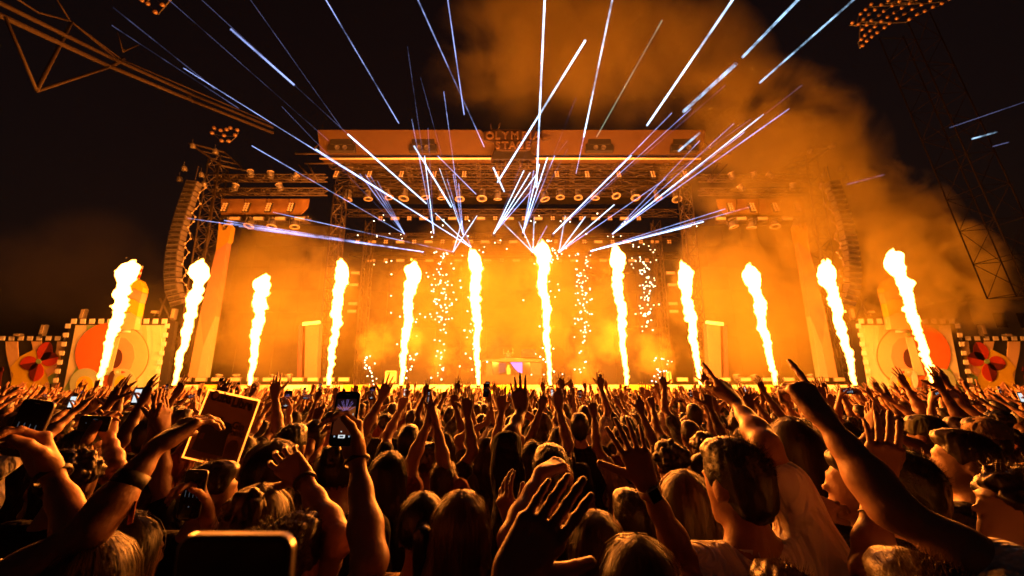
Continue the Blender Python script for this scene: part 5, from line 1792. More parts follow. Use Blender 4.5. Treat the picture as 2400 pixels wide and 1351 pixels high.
def phone(c, up, face, label, kind='stage', w=0.074, h=0.152, t=0.009, group='phones held up in the crowd', rim=None):
    """c: centre; up: long axis; face: direction the screen looks"""
    c = Vector(c); y = -Vector(face).normalized()
    z = Vector(up); z = (z - y * z.dot(y)).normalized()
    x = y.cross(z)
    root = empty('phone', c)
    root.rotation_euler = Matrix((x, y, z)).transposed().to_euler()
    tag(root, label, 'phone', group)
    MB().prism(rounded(w, h, 0.012), -t / 2 + 0.0006, t / 2).build('back_cover', rim or M_phone, root, bevel=0.0015)
    MB().prism(rounded(w + 0.002, h + 0.002, 0.0125), -t * 0.28, t * 0.28).build('frame', M_frame if rim is None else rim, root)
    MB().prism(rounded(w - 0.004, h - 0.006, 0.009), -t / 2 - 0.0004, -t / 2 + 0.0003).build('glass', M_glass, root)
    F = -t / 2 - 0.0009
    def quad(nm, x0, x1, z0, z1, m, lay=0):
        return MB().box(((x0 + x1) / 2, F - lay * 0.0003, (z0 + z1) / 2), (x1 - x0, 0.0002, z1 - z0)).build(nm, m, root)
    if kind == 'stage':
        sw = w / 2 - 0.006
        quad('screen', -sw, sw, -h * 0.30, h * 0.36, S_dark)
        quad('screen_glow', -sw, sw, 0.004, 0.030, S_orange, 1)
        quad('screen_crowd', -sw, sw, -h * 0.30, 0.003, S_brown, 1)
        for i in range(8):
            quad('screen_flame', -sw * 0.85 + i * sw * 0.235, -sw * 0.85 + i * sw * 0.235 + 0.0016, 0.004, 0.013, S_white, 2)
        for i in range(9):
            a = math.radians(25 + 130 * i / 8 + 6 * (i % 2))
            m = MB().tube((0.004 * math.cos(a), F - 0.0006, 0.016 + 0.004 * math.sin(a)), (0.030 * math.cos(a) * 0.9, F - 0.0006, 0.016 + 0.034 * math.sin(a)), 0.0004, 4)
            m.build('screen_beam', S_violet, root)
        quad('shutter_button', -0.009, 0.009, -h * 0.305 - 0.007, -h * 0.305 + 0.001, S_white, 3)
        quad('shutter_icon', -0.005, 0.005, -h * 0.305 - 0.005, -h * 0.305 - 0.001, S_dim, 4)
        for x0 in (-0.021, 0.018):
            quad('camera_button', x0, x0 + 0.004, -h * 0.305 - 0.005, -h * 0.305 - 0.001, S_blue, 3)
        quad('mode_dot', -0.004, -0.001, -h * 0.25, -h * 0.25 + 0.003, S_white, 3)
        quad('earpiece', -0.006, 0.006, h * 0.44, h * 0.44 + 0.0018, M_frame, 0)
    elif kind == 'dim':
        for i in range(4):  # flame reflections on the dark glass, painted as faintly glowing bars
            quad('lit_or_reflected_streak', -0.022 + i * 0.0135, -0.020 + i * 0.0135, -0.008 - 0.001 * i, 0.012 - 0.001 * i, S_dim)
        quad('screen_dot', -0.003, 0.001, -0.040, -0.036, S_dim)
        quad('earpiece', -0.006, 0.006, h * 0.44, h * 0.44 + 0.0018, M_frame, 0)
    elif kind == 'bright':
        quad('screen', -w / 2 + 0.006, w / 2 - 0.006, -h * 0.34, h * 0.40, S_white)
    elif kind == 'streaks':
        quad('screen', -w / 2 + 0.006, w / 2 - 0.006, -h * 0.40, h * 0.40, S_dark)
        for i in range(6):
            quad('lit_or_reflected_streak', -w * 0.32, w * 0.26, -h * 0.30 + i * h * 0.115, -h * 0.30 + i * h * 0.115 + 0.007, S_blue, 1)
    elif kind == 'orange':
        quad('screen', -w / 2 + 0.006, w / 2 - 0.006, -h * 0.38, h * 0.38, S_brown)
        quad('screen_glow', -w * 0.1, w * 0.25, -h * 0.38, h * 0.38, S_orange, 1)
    return root
# ================================================================== people close to the viewer
def wpt(px, py, Y): return V3(at(px, py, Y))
def proj(p):
    x, y, z = p[0], p[1], p[2] - CAM_H
    f = y * CP + z * SP
    u = -y * SP + z * CP
    return 1200 + FPX * x / f, 675.5 - FPX * u / f
def on_ray(px, py, q, L, near=True):
    """point on the sight line at distance L from q (the nearer or the farther of the two)"""
    r = V3(ray(px, py)); r = r / np.linalg.norm(r)
    o = np.array([0, 0, CAM_H])
    b = r @ (q - o)
    d2 = L * L - ((q - o) @ (q - o) - b * b)
    e = math.sqrt(d2) if d2 > 0 else 0.0
    t = b - e if near else b + e
    p = o + r * max(t, 0.15)
    if d2 <= 0:
        p = q + unit(p - q) * L
    return p
LA, LF = 0.285, 0.255
def ik(S, Wd, epx, s=1.0):
    """elbow for shoulder S and wrist Wd, as close as possible to the sight line epx; the wrist is pulled in when out of reach"""
    la, lf = LA * s, LF * s
    d = Wd - S
    L = np.linalg.norm(d)
    if L > (la + lf) * 0.985:
        k = L / ((la + lf) * 0.985)
        la, lf = la * min(k, 1.12), lf * min(k, 1.12)
        if L > (la + lf) * 0.985:
            Wd = S + d / L * (la + lf) * 0.985
            d = Wd - S; L = np.linalg.norm(d)
    ax = d / L
    x = (la * la - lf * lf + L * L) / (2 * L)
    r = math.sqrt(max(la * la - x * x, 0))
    u = unit(np.cross(ax, [0.31, 0.85, 0.42])); v = np.cross(ax, u)
    best = None
    for i in range(48):
        a = 2 * PI * i / 48
        E = S + ax * x + (u * math.cos(a) + v * math.sin(a)) * r
        if epx is None:
            c = abs(a - 1)
        else:
            q = proj(E)
            c = (q[0] - epx[0]) ** 2 + (q[1] - epx[1]) ** 2
        if best is None or c < best[0]:
            best = (c, E)
    return best[1], Wd
NEAR_LOCS = []
def near_head(px, py, Y, style, hair, shirt, label, hd=(0, 0, 0), yaw=0.0, arms=(), skin=0, sleeve=0.55, hair_len=0.36, strands=700, seed=0, hat=None, res=0.012, ares=0.0065, thin=1.0, hmin=1.5):
    """a person whose head centre stands at the surveyed point; arms: (side, wrist(px,py,Y), elbow(px,py), hand aim(px,py,Y), palm normal, pose)"""
    hc = wpt(px, py, Y)
    H = hc[2] / 1.637 * 1.75
    s = H / 1.75
    loc = np.array([hc[0] + math.sin(yaw) * 0.024 * s, hc[1] - math.cos(yaw) * 0.024 * s, 0])
    A = []
    for (sd, w, e, aim, n, pose) in arms:
        S = shoulder(H, yaw, sd) + np.array([0, 0, 0.045 * s])
        Wd = wpt(*w) - loc
        # epx in world
        Sw = S + loc
        E, W2 = ik(Sw, Wd + loc, e, s)
        h = wpt(*aim) - wpt(*w)
        A.append(dict(S=S, E=E - loc, W=W2 - loc, h=h, n=n, side=sd, pose=pose))
    NEAR_LOCS.append((loc[0], loc[1]))
    return make_person(loc, H, yaw, hd, A, style, HR[hair] if style else None, CL[shirt], SK[skin], label, 'people in the front rows of the crowd', res=res, ares=ares, strands=strands, sleeve=sleeve, seed=seed, hair_len=hair_len, hat=hat, thin=thin) + (loc,)
def near_arm(label, side, w, e, sdir, aim, n, pose, shirt='black', skin=0, style='short', hair='brown', s=1.0, ares=0.0045, sleeve=0.4, seed=0, thick=1.0, H=None, la=0.285):
    """a person close to the viewer of whom mainly the raised arm shows: wrist and elbow are surveyed, the shoulder follows along sdir"""
    Wd, E = wpt(*w), wpt(*e)
    S = E + unit(sdir) * la
    H = H or min(max((S[2] - 0.04) / 1.425 * 1.75, 1.5), 1.66)
    off = shoulder(H, 0, side)
    loc = np.array([S[0] - off[0], S[1] - off[1], 0])
    h = wpt(*aim) - Wd
    A = [dict(S=S - loc, E=E - loc, W=Wd - loc, h=h, n=n, side=side, pose=pose, s=s, thick=thick)]
    NEAR_LOCS.append((loc[0], loc[1]))
    return make_person(loc, H, 0.0, (0, 0, 0), A, style, HR[hair], CL[shirt], SK[skin], label, 'people in the front rows of the crowd', res=0.014, ares=ares, strands=250, sleeve=sleeve, seed=seed) + (loc,)
def wrist_band(o, a, m, name='bracelet', pos=0.0, w=0.012, r=0.031, t=0.003):
    ax = a['W'] - a['E']
    c = a['W'] - unit(ax) * pos
    v, q = ring(c, ax, r, w, t)
    return np_obj(name, v, q, m, o)
def watch(o, a, strap, pos=0.012, size=0.040):
    ax = unit(a['W'] - a['E'])
    c = a['W'] - ax * pos
    v, q = ring(c, ax, 0.0295, 0.024, 0.003)
    w_ = np_obj('watch', v, q, strap, o)
    hh, n, t = hand_frame(a['h'], a['n'], a['side'])
    n = unit(-n - ax * (ax @ -n))
    M = Matrix((Vector(np.cross(n, ax)), Vector(n), Vector(ax))).transposed()
    cc = c + n * 0.031
    f = MB().box(cc, (size * 0.9, 0.010, size), M).build('watch_case', M_frame, None, bevel=0.003)
    g = MB().box(cc + n * 0.0056, (size * 0.74, 0.002, size * 0.84), M).build('watch_face', M_glass, None)
    f.parent = w_; g.parent = w_
    return w_
M_band = mat('black_band', (0.015, 0.014, 0.014), 0.6)
M_fab = mat('festival_band', (0.30, 0.06, 0.03), 0.8, noise=0.4, nscale=60)
M_gold = mat('pale_strap', (0.45, 0.30, 0.18), 0.5)
STG = (0, 1, 0)      # palm towards the stage
CAMW = (0, -1, 0)    # palm towards the viewer

# ---- arms that cross the foreground
o, arms, hc, R, s, loc = near_arm('person holding a dark phone high at the left picture edge, bracelet on the wrist', 'R', (122, 1112, 1.0), (205, 1300, 0.98), (0.1, -0.3, -0.9), (78, 1030, 0.97), (-0.25, -0.6, 0.2), 'grip', shirt='black', hair='brown', seed=1, thick=0.95)
wrist_band(o, arms[0], M_band, pos=0.004)
phone(wpt(67, 1003, 0.98), (0.14, 0.05, 1), (0.1, -1, 0.0), 'phone with black screen held up at the left picture edge', 'dim', w=0.074, h=0.132)

o, arms, hc, R, s, loc = near_arm('person stretching a bare arm with black fabric band from the lower left corner', 'R', (368, 1046, 1.06), (212, 1242, 0.96), (-0.7, -0.35, -0.6), (470, 975, 1.16), (0.3, 0.8, -0.5), 'relax', shirt='rust', skin=1, seed=2, thick=0.97)
wrist_band(o, arms[0], M_band, pos=0.085, w=0.03, r=0.033)
a = arms[0]
c = a['W'] - unit(a['W'] - a['E']) * 0.085 + np.array([0.02, -0.01, -0.04])
f = MB().add([c + np.array(p) for p in ((0, 0, 0), (0.02, -0.004, -0.004), (0.024, -0.006, -0.05), (0.008, 0, -0.056), (0, 0.003, 0.0), (0.02, -0.001, -0.004), (0.024, -0.003, -0.05), (0.008, 0.003, -0.056))], [(0, 1, 2, 3), (7, 6, 5, 4), (0, 4, 5, 1), (1, 5, 6, 2), (2, 6, 7, 3), (3, 7, 4, 0)])
f.build('fabric_tail', M_fab, o)

near_arm('person holding a large open hand close before the viewer at the bottom centre', 'L', (1190, 1362, 0.70), (1165, 1640, 0.64), (-0.1, -0.4, -0.9), (1300, 1195, 0.71), (0.3, 0.95, 0.0), 'reach', shirt='black', skin=1, seed=6, ares=0.0036)

near_arm('person stretching a long bare arm with pointing finger across the right foreground', 'L', (1934, 985, 0.95), (2088, 1190, 0.86), (0.62, -0.42, -0.55), (1880, 915, 1.0), (-0.2, 0.5, -0.8), 'point', shirt='white', skin=2, seed=8, thick=1.02, ares=0.0042, H=1.86)

o, arms, hc, R, s, loc = near_arm('person with upright forearm and thin bracelet behind the long pointing arm', 'L', (2062, 1130, 1.12), (2040, 1345, 1.08), (0.1, -0.2, -0.95), (2070, 1060, 1.12), (0.2, 0.9, 0.2), 'open', shirt='grey', skin=1, seed=9, ares=0.0042)
wrist_band(o, arms[0], M_band, pos=0.095, w=0.003, r=0.034, t=0.002)

# ---- heads seen from behind or in profile, nearest first
near_head(2186, 1492, 0.80, 'short', 'blond', 'black', 'person with short fair hair at the bottom edge under the pointing arm', seed=20, strands=1600, skin=2)
near_head(192, 1412, 1.0, 'long', 'blond', 'black', 'person with smooth blond hair at the bottom left edge', seed=21, hd=(0.3, 0, 0))
o, arms, *_ = near_head(1500, 1415, 1.02, 'braid', 'brown', 'black', 'person with thick dark braids waving a spread hand with square watch', seed=22, hair_len=0.2, sleeve=0.3, skin=1, ares=0.0042,
          arms=[('R', (1517, 1138, 1.15), (1600, 1300), (1478, 1035, 1.15), STG, 'splay')])
watch(o, arms[0], M_gold)
near_head(1850, 1462, 1.05, 'spiky', 'auburn', 'black', 'person of whom only tousled hair shows below the white shirt', seed=23)
o, arms, *_ = near_head(672, 1334, 1.12, 'spiky', 'brown', 'black', 'person with short spiky dark hair filming on a straight arm left of centre', seed=24, hd=(-0.35, 0, 0), strands=1500, sleeve=0.35, ares=0.0042,
          arms=[('R', (836, 1078, 1.10), (858, 1285), (818, 985, 1.10), (-0.35, -0.5, 0.1), 'grip')])
wrist_band(o, arms[0], M_band, pos=0.006, w=0.010)
phone(wpt(809, 981, 1.08), (0.0, 0.12, 1), (0.02, -1, 0.12), 'phone showing the stage and laser beams on its screen, held on a straight arm', 'stage', w=0.066, h=0.142)
M1 = near_head(1733, 1138, 1.26, 'short', 'black', 'white', 'tall person in a white shirt with short dark hair raising a pointing hand', hd=(0.35, -0.06, 0), seed=25, strands=1100, skin=0,
          arms=[('R', (1728, 948, 1.52), (1800, 1080), (1668, 868, 1.62), (-0.4, 0.4, -0.8), 'point')], sleeve=0.62)
near_head(2350, 1200, 1.27, 'curly', 'brown', 'tan', 'curly haired person in profile looking up to the left at the right edge', hd=(0.95, 0.28, 0), yaw=0.3, seed=26, strands=900, skin=2, sleeve=0.5)
o, arms, *_ = near_head(600, 1256, 1.30, 'bun', 'blond', 'navy', 'person with curly fair hair pinned up raising a cupped hand', seed=27, sleeve=0.4, ares=0.0045,
          arms=[('R', (714, 1128, 1.28), (786, 1238), (668, 1078, 1.3), (-0.5, 0.6, 0.2), 'cup')])
wrist_band(o, arms[0], M_band, pos=0.004, w=0.014)
near_head(285, 1318, 1.27, 'long', 'brown', 'black', 'person with straight brown hair and an ear showing at the lower left', hd=(-0.5, 0, 0), seed=28)
near_head(1400, 1303, 1.42, 'braid', 'dark_blond', 'black', 'person with braided crown and straight fair hair right of the open hand', seed=29, hair_len=0.42, skin=1,
          arms=[('L', (1200, 1232, 1.4), (1240, 1330), (1186, 1180, 1.4), (0.6, 0.7, 0.1), 'relax')], sleeve=0.4)
near_head(1080, 1258, 1.42, 'long', 'blond', 'black', 'person with long centre parted blond hair and drooping raised hand', seed=30, hair_len=0.40, strands=1300, sleeve=0.4, ares=0.0045,
          arms=[('R', (1268, 1108, 1.40), (1205, 1250), (1345, 1070, 1.48), (0.2, 0.25, -0.95), 'droop')])
near_head(988, 1250, 1.55, 'tail', 'black', 'tan', 'person in a tan top with dark tied hair left of the long blond hair', hd=(0.25, 0, 0), seed=31)
near_head(2122, 1150, 1.42, 'short', 'black', 'black', 'person with dark hair between the pointing arm and the right profile', seed=32, hd=(0.4, 0, 0))
near_head(1608, 1198, 1.58, 'long', 'auburn', 'black', 'person with long reddish hair left of the white shirt', seed=33, hair_len=0.36)
o, arms, *_ = near_head(2000, 1140, 1.55, 'short', 'brown', 'black', 'person in profile with a watch on the lifted wrist right of the white shirt', hd=(0.9, 0.1, 0), yaw=0.25, seed=34,
          arms=[('L', (1900, 1205, 1.45), (1840, 1250), (1950, 1165, 1.5), (0.3, 0.4, -0.5), 'relax')])
watch(o, arms[0], M_band)
near_head(1482, 1222, 1.72, 'short', 'brown', 'black', 'person with short wavy hair behind the watch wearing arm', seed=35, hd=(0.4, 0, 0))
near_head(910, 1128, 2.1, 'long', 'black', 'black', 'person with smooth dark long hair right of the filming arm', seed=36, hair_len=0.42)
near_head(490, 1158, 1.72, 'short', 'dark_blond', 'black', 'person filming with a phone in the lower left, face turned right', hd=(-0.8, 0, 0), seed=37,
          arms=[('R', (482, 1205, 1.45), (500, 1300), (452, 1150, 1.42), (-0.2, -0.8, 0.2), 'grip')])
phone(wpt(452, 1158, 1.40), (0.03, 0, 1), (0.02, -1, 0.0), 'phone with black screen before a turned face at the lower left', 'dim', w=0.074, h=0.15)
near_head(640, 1118, 1.75, 'long', 'brown', 'black', 'person with beaded dark hair below the cupped hand', seed=38, hair_len=0.25, hd=(-0.3, 0, 0))
near_head(792, 1120, 1.85, 'bun', 'black', 'black', 'person with thick dark hair hidden behind the filming arm', seed=39)
near_head(165, 1135, 1.75, 'curly', 'dark_blond', 'black', 'person with curled fair hair behind the left diagonal arm', seed=40)
near_head(1862, 1060, 1.9, 'long', 'dark_blond', 'black', 'person with long straight hair below the second raised arm on the right', seed=41, hair_len=0.45)
near_head(682, 1050, 2.35, 'short', 'black', 'navy', 'person with a round dark head behind the cupped hand', seed=42)
near_head(205, 1062, 2.2, 'short', 'black', 'black', 'person in profile looking right and filming at the left', hd=(-0.95, 0.1, 0), yaw=-0.3, seed=43, skin=0,
          arms=[('L', (205, 1030, 2.0), (170, 1090), (225, 990, 2.05), (0.5, 0.2, -0.3), 'grip'), ('R', (255, 1020, 2.1), (262, 1090), (252, 985, 2.1), (-0.5, 0.2, -0.3), 'grip')])
phone(wpt(222, 993, 2.02), (1, 0, -0.05), (0.05, -1, 0.0), 'phone held sideways by a person in profile at the left', 'dim')
near_head(2250, 1084, 1.75, 'short', 'dark_blond', 'grey', 'person in a dark shirt with fair hair in profile on the right', hd=(0.75, 0.1, 0), yaw=0.2, seed=44, skin=2)
near_head(1572, 1092, 2.3, 'curly', 'brown', 'black', 'person with curly dark hair left of the shaved head', seed=45)
near_head(1645, 1112, 2.3, 'buzz', 'brown', 'black', 'person with a shaved head turned left behind the white shirt', hd=(0.8, 0.1, 0), seed=46)
near_head(1935, 1062, 2.4, 'short', 'black', 'black', 'person in a cap right of the long straight hair', seed=47, hat=CL['grey'])
near_head(2312, 1030, 2.6, 'short', 'brown', 'tan', 'person in a pale bucket cap at the right', seed=48, hat=CL['tan'], hd=(0.4, 0, 0))
near_head(2172, 1022, 2.7, 'short', 'brown', 'black', 'person in a dark cap right of the upright hand', seed=49, hat=CL['olive'], hd=(0.3, 0, 0))
near_head(1040, 1135, 2.25, 'short', 'dark_blond', 'rust', 'person clapping with both arms high left of centre', seed=50,
          arms=[('L', (1003, 990, 2.25), (962, 1048), (1008, 940, 2.3), (0.9, 0.1, 0), 'flat'), ('R', (1022, 990, 2.25), (1045, 1110), (1016, 940, 2.3), (-0.9, 0.1, 0), 'flat')])
near_head(1292, 1118, 1.75, 'short', 'black', 'black', 'person dressed in black raising a black sleeved arm at the centre', seed=51, sleeve=1.0,
          arms=[('L', (1222, 962, 1.95), (1190, 1060), (1215, 905, 2.0), STG, 'open')])
near_head(345, 1180, 1.9, 'short', 'black', 'black', 'person with joined palms raised beside the poster', seed=52,
          arms=[('L', (362, 1010, 1.85), (350, 1110), (372, 950, 1.85), (0.9, 0.1, 0), 'flat'), ('R', (382, 1008, 1.85), (372, 1130), (378, 950, 1.85), (-0.9, 0.1, 0), 'flat')])
o = None

# ---- a phone held flat very close to the lens
phone(wpt(545, 1392, 0.36), (0, -0.1, 1), (0.0, -1.0, -0.1), 'blurred phone with bright metal rim very close at the bottom left', 'none', w=0.094, h=0.09, t=0.010, rim=None)

# ================================================================== poster on a stick
C4 = [Vector(at(x, y, 2.2)) for x, y in ((488, 907), (613, 941), (554, 1098), (430, 1077))]
cen = sum(C4, Vector()) / 4
ux = ((C4[1] - C4[0]) + (C4[2] - C4[3])).normalized()
uz = ((C4[0] - C4[3]) + (C4[1] - C4[2]))
uz = (uz - ux * uz.dot(ux)).normalized()
uy = uz.cross(ux)
pw = ((C4[1] - C4[0]).length + (C4[2] - C4[3]).length) / 2
phh = ((C4[0] - C4[3]).length + (C4[1] - C4[2]).length) / 2
po = empty('poster', cen)
po.rotation_euler = Matrix((ux, uy, uz)).transposed().to_euler()
tag(po, 'tilted drink poster reading Cuba Libre held over the crowd at the left', 'poster')
M_rim = mat('white_foam_edge', (0.8, 0.76, 0.7), 0.7)
nt = M_rim.node_tree
tl = nt.nodes.new('ShaderNodeBsdfTranslucent'); tl.inputs[0].default_value = (0.8, 0.7, 0.55, 1)
mx = nt.nodes.new('ShaderNodeMixShader'); mx.inputs[0].default_value = 0.85
nt.links.new(nt.nodes['Principled BSDF'].outputs[0], mx.inputs[1]); nt.links.new(tl.outputs[0], mx.inputs[2])
nt.links.new(mx.outputs[0], nt.nodes['Material Output'].inputs[0])
M_print = mat('poster_print', (0.09, 0.03, 0.015), 0.7, noise=0.2, nscale=5, spec=0.2)
nt = M_print.node_tree
tl = nt.nodes.new('ShaderNodeBsdfTranslucent'); tl.inputs[0].default_value = (0.35, 0.14, 0.07, 1)
mx = nt.nodes.new('ShaderNodeMixShader'); mx.inputs[0].default_value = 0.015
nt.links.new(nt.nodes['Principled BSDF'].outputs[0], mx.inputs[1]); nt.links.new(tl.outputs[0], mx.inputs[2])
nt.links.new(mx.outputs[0], nt.nodes['Material Output'].inputs[0])
MB().add([(-pw / 2 + 0.01, 0, -phh / 2 + 0.01), (pw / 2 - 0.01, 0, -phh / 2 + 0.01), (pw / 2 - 0.01, 0, phh / 2 - 0.01), (-pw / 2 + 0.01, 0, phh / 2 - 0.01)], [(0, 1, 2, 3)]).build('board', M_print, po)
for (x0, x1, z0, z1) in ((-pw / 2, -pw / 2 + 0.011, -phh / 2, phh / 2), (pw / 2 - 0.011, pw / 2, -phh / 2, phh / 2), (-pw / 2 + 0.011, pw / 2 - 0.011, phh / 2 - 0.011, phh / 2), (-pw / 2 + 0.011, pw / 2 - 0.011, -phh / 2, -phh / 2 + 0.011)):
    MB().add([(x0, -0.005, z0), (x1, -0.005, z0), (x1, -0.005, z1), (x0, -0.005, z1)], [(0, 1, 2, 3)]).build('edge_tape', M_rim, po)
M_ink = mat('poster_dark_ink', (0.012, 0.008, 0.007), 0.6)
M_ink2 = mat('poster_mid_ink', (0.10, 0.035, 0.02), 0.6)
def ptxt(t, x, z, size, m, sx=1.0, bold=0.002):
    me = text_mesh(t, size, 0.0006, bold)
    me.materials.clear(); me.materials.append(m)
    o = bpy.data.objects.new('lettering', me)
    o.rotation_euler = (PI / 2, 0, 0); o.location = (x, -0.0042, z); o.scale = (sx, 1, 1)
    link(o, po)
ptxt('Cuba', -pw * 0.22, phh * 0.355, 0.072, M_ink, 0.82, 0.0028)
ptxt('Libre', pw * 0.20, phh * 0.325, 0.072, M_ink, 0.82, 0.0028)
ptxt('Gin', pw * 0.27, phh * 0.03, 0.052, M_ink, 0.95)
ptxt('Tonic', pw * 0.25, -phh * 0.065, 0.050, M_ink, 0.9)
def shape(nm, pts, m, lay=0):
    MB().prism([(x * pw, z * phh) for x, z in pts], -0.0046 - lay * 0.0006, -0.0034).build(nm, m, po)
shape('printed_glass', [(-0.40, -0.36), (-0.36, 0.02), (-0.30, 0.05), (-0.12, 0.05), (-0.06, -0.38)], M_ink)
shape('printed_figure', [(-0.14, -0.38), (-0.10, -0.08), (-0.06, 0.06), (0.04, 0.10), (0.14, 0.08), (0.19, 0.0), (0.14, -0.08), (0.18, -0.38)], M_ink, 1)
shape('printed_fruit', [(0.20, -0.36), (0.18, -0.22), (0.24, -0.13), (0.34, -0.12), (0.41, -0.20), (0.40, -0.36)], M_ink2)
shape('printed_table', [(-0.44, -0.44), (-0.44, -0.37), (0.44, -0.37), (0.44, -0.44)], M_ink2, 2)
shape('printed_label', [(-0.34, -0.2), (-0.33, -0.12), (-0.26, -0.11), (-0.26, -0.2)], M_ink2, 2)
shape('printed_bottle_neck', [(-0.30, 0.06), (-0.20, 0.14), (-0.05, 0.15), (-0.04, 0.12), (-0.16, 0.08), (-0.2, 0.05)], M_ink, 2)
MB().tube((-0.02, 0.004, -phh / 2 + 0.05), (-0.05, 0.01, -phh / 2 - 0.30), 0.006, 8).build('stick', mat('wooden_stick', (0.35, 0.22, 0.12), 0.7), po)
# ================================================================== the crowd behind the front rows
def up_arm(side, E, Wd, h, n=(0, 1, 0), pose='open', H=1.72):
    """arm given in shoulder-relative offsets (x outwards, y forwards, z up) for a person facing +y"""
    sx = 1 if side == 'R' else -1
    S = shoulder(H, 0, side) + np.array([0, 0.01, 0.05])
    f = lambda p: S + np.array([sx * p[0], p[1], p[2]])
    return dict(S=S, E=f(E), W=f(Wd), h=np.array([sx * h[0], h[1], h[2]]), n=np.array([sx * n[0], n[1], n[2]]), side=side, pose=pose)
POSE_ARMS = {
    'both arms raised': lambda H: [up_arm('R', (0.08, 0.10, 0.25), (0.03, 0.18, 0.49), (0.05, 0.2, 1), pose='open', H=H), up_arm('L', (0.09, 0.12, 0.24), (0.05, 0.22, 0.47), (0.1, 0.25, 1), pose='splay', H=H)],
    'arms spread wide': lambda H: [up_arm('R', (0.17, 0.06, 0.22), (0.26, 0.12, 0.45), (0.3, 0.15, 1), pose='splay', H=H), up_arm('L', (0.15, 0.08, 0.23), (0.24, 0.14, 0.46), (0.25, 0.15, 1), pose='open', H=H)],
    'right arm forward': lambda H: [up_arm('R', (0.02, 0.20, 0.20), (-0.04, 0.37, 0.39), (-0.1, 0.6, 0.8), (0, 0.4, -0.9), 'flat', H)],
    'left arm forward': lambda H: [up_arm('L', (0.02, 0.20, 0.20), (-0.05, 0.36, 0.40), (-0.1, 0.55, 0.8), (0, 0.4, -0.9), 'point', H)],
    'right hand held up': lambda H: [up_arm('R', (0.12, 0.09, 0.24), (0.06, 0.13, 0.49), (-0.05, 0.1, 1), pose='splay', H=H)],
    'left fist raised': lambda H: [up_arm('L', (0.10, 0.10, 0.24), (0.06, 0.17, 0.48), (0, 0.1, 1), pose='fist', H=H)],
    'clapping overhead': lambda H: [up_arm('R', (0.10, 0.10, 0.25), (-0.14, 0.17, 0.39), (-0.1, 0.1, 1), (-1, 0, 0), 'flat', H), up_arm('L', (0.10, 0.10, 0.25), (-0.14, 0.17, 0.39), (-0.1, 0.1, 1), (-1, 0, 0), 'flat', H)],
    'phone held sideways in both hands': lambda H: [up_arm('R', (0.08, 0.16, 0.18), (-0.06, 0.27, 0.38), (-0.35, 0.1, 0.9), (-0.6, -0.2, 0.1), 'grip', H), up_arm('L', (0.08, 0.16, 0.18), (-0.06, 0.27, 0.38), (-0.35, 0.1, 0.9), (-0.6, -0.2, 0.1), 'grip', H)],
    'phone held upright in one hand': lambda H: [up_arm('R', (0.08, 0.14, 0.22), (0.0, 0.25, 0.44), (-0.1, 0.1, 1), (-0.4, -0.6, 0), 'grip', H)],
    'arms down': lambda H: [],
}
TPL = {}
tdefs = [('both arms raised', 'long', 1.66), ('both arms raised', 'short', 1.80), ('arms spread wide', 'short', 1.78), ('arms spread wide', 'tail', 1.66), ('right arm forward', 'short', 1.80), ('right arm forward', 'long', 1.68),
         ('left arm forward', 'short', 1.78), ('left arm forward', 'bun', 1.67), ('right hand held up', 'long', 1.66), ('right hand held up', 'curly', 1.76), ('left fist raised', 'short', 1.80), ('clapping overhead', 'long', 1.68),
         ('clapping overhead', 'short', 1.78), ('phone held sideways in both hands', 'short', 1.76), ('phone held sideways in both hands', 'long', 1.66), ('phone held upright in one hand', 'short', 1.78), ('phone held upright in one hand', 'tail', 1.67),
         ('arms down', 'short', 1.80), ('arms down', 'long', 1.66), ('arms down', 'buzz', 1.79), ('arms down', 'curly', 1.75)]
def template(i, res, ares, strands):
    pose, style, H = tdefs[i]
    rng = np.random.RandomState(300 + i)
    arms = POSE_ARMS[pose](H)
    sh = [a['S'] for a in arms]
    for sd in 'LR':
        if not any(a['side'] == sd for a in arms):
            sh.append(shoulder(H, 0, sd))
    bv, bq, hc, R, s = body_mesh(H, 0.0, (rng.uniform(-0.3, 0.3), rng.uniform(-0.05, 0.15), 0), sh, res)
    vs, qs = [bv], [bq]
    full = list(arms)
    for sd in 'LR':
        if not any(a['side'] == sd for a in arms):
            S = shoulder(H, 0, sd); x = 1 if sd == 'R' else -1
            E = S + np.array([x * 0.07, -0.02, -0.29]) * s
            full.append(dict(S=S, E=E, W=E + np.array([0, 0.10, -0.24]) * s, h=(0, 0.2, -1), n=(-x, 0, 0), side=sd, pose='relax'))
    for a in full:
        v, q, g = arm_mesh(a['S'], a['E'], a['W'], a['h'], a['n'], a['side'], a['pose'], ares, s)
        vs.append(v); qs.append(q)
    body = join(vs, qs)
    shirt = shirt_mesh(H, 0.0, full, max(res, 0.016), 1.0, 0.5)
    tr = trousers(H, 0.0, max(res, 0.03), 1.0)
    hr = hair_geo(style, hc, R, s, rng, max(res * 0.75, 0.012), strands, 0.34)
    return dict(body=body, shirt=shirt, trousers=tr, hair=hr, pose=pose, style=style, H=H, hc=hc)
MIDT = []
for i in range(len(tdefs)):
    t = template(i, 0.017, 0.0095, 180)
    MIDT.append((t, {k: np_mesh(k, *t[k], [SK[0] if k == 'body' else HR['brown'] if k == 'hair' else CL['black'] if k == 'shirt' else M_jeans]) for k in ('body', 'shirt', 'trousers', 'hair')}))
def flame_under(px):
    k = min(range(12), key=lambda i: abs(FLAMES[i][0] - px))
    return fl_name[k] + ' flame'
rc = random.Random(77)
style_word = {'long': 'long %s hair', 'short': 'short %s hair', 'tail': 'tied %s hair', 'bun': '%s hair in a bun', 'curly': 'curly %s hair', 'buzz': 'cropped %s hair'}
spots = []
d = 2.55
row_i = 0
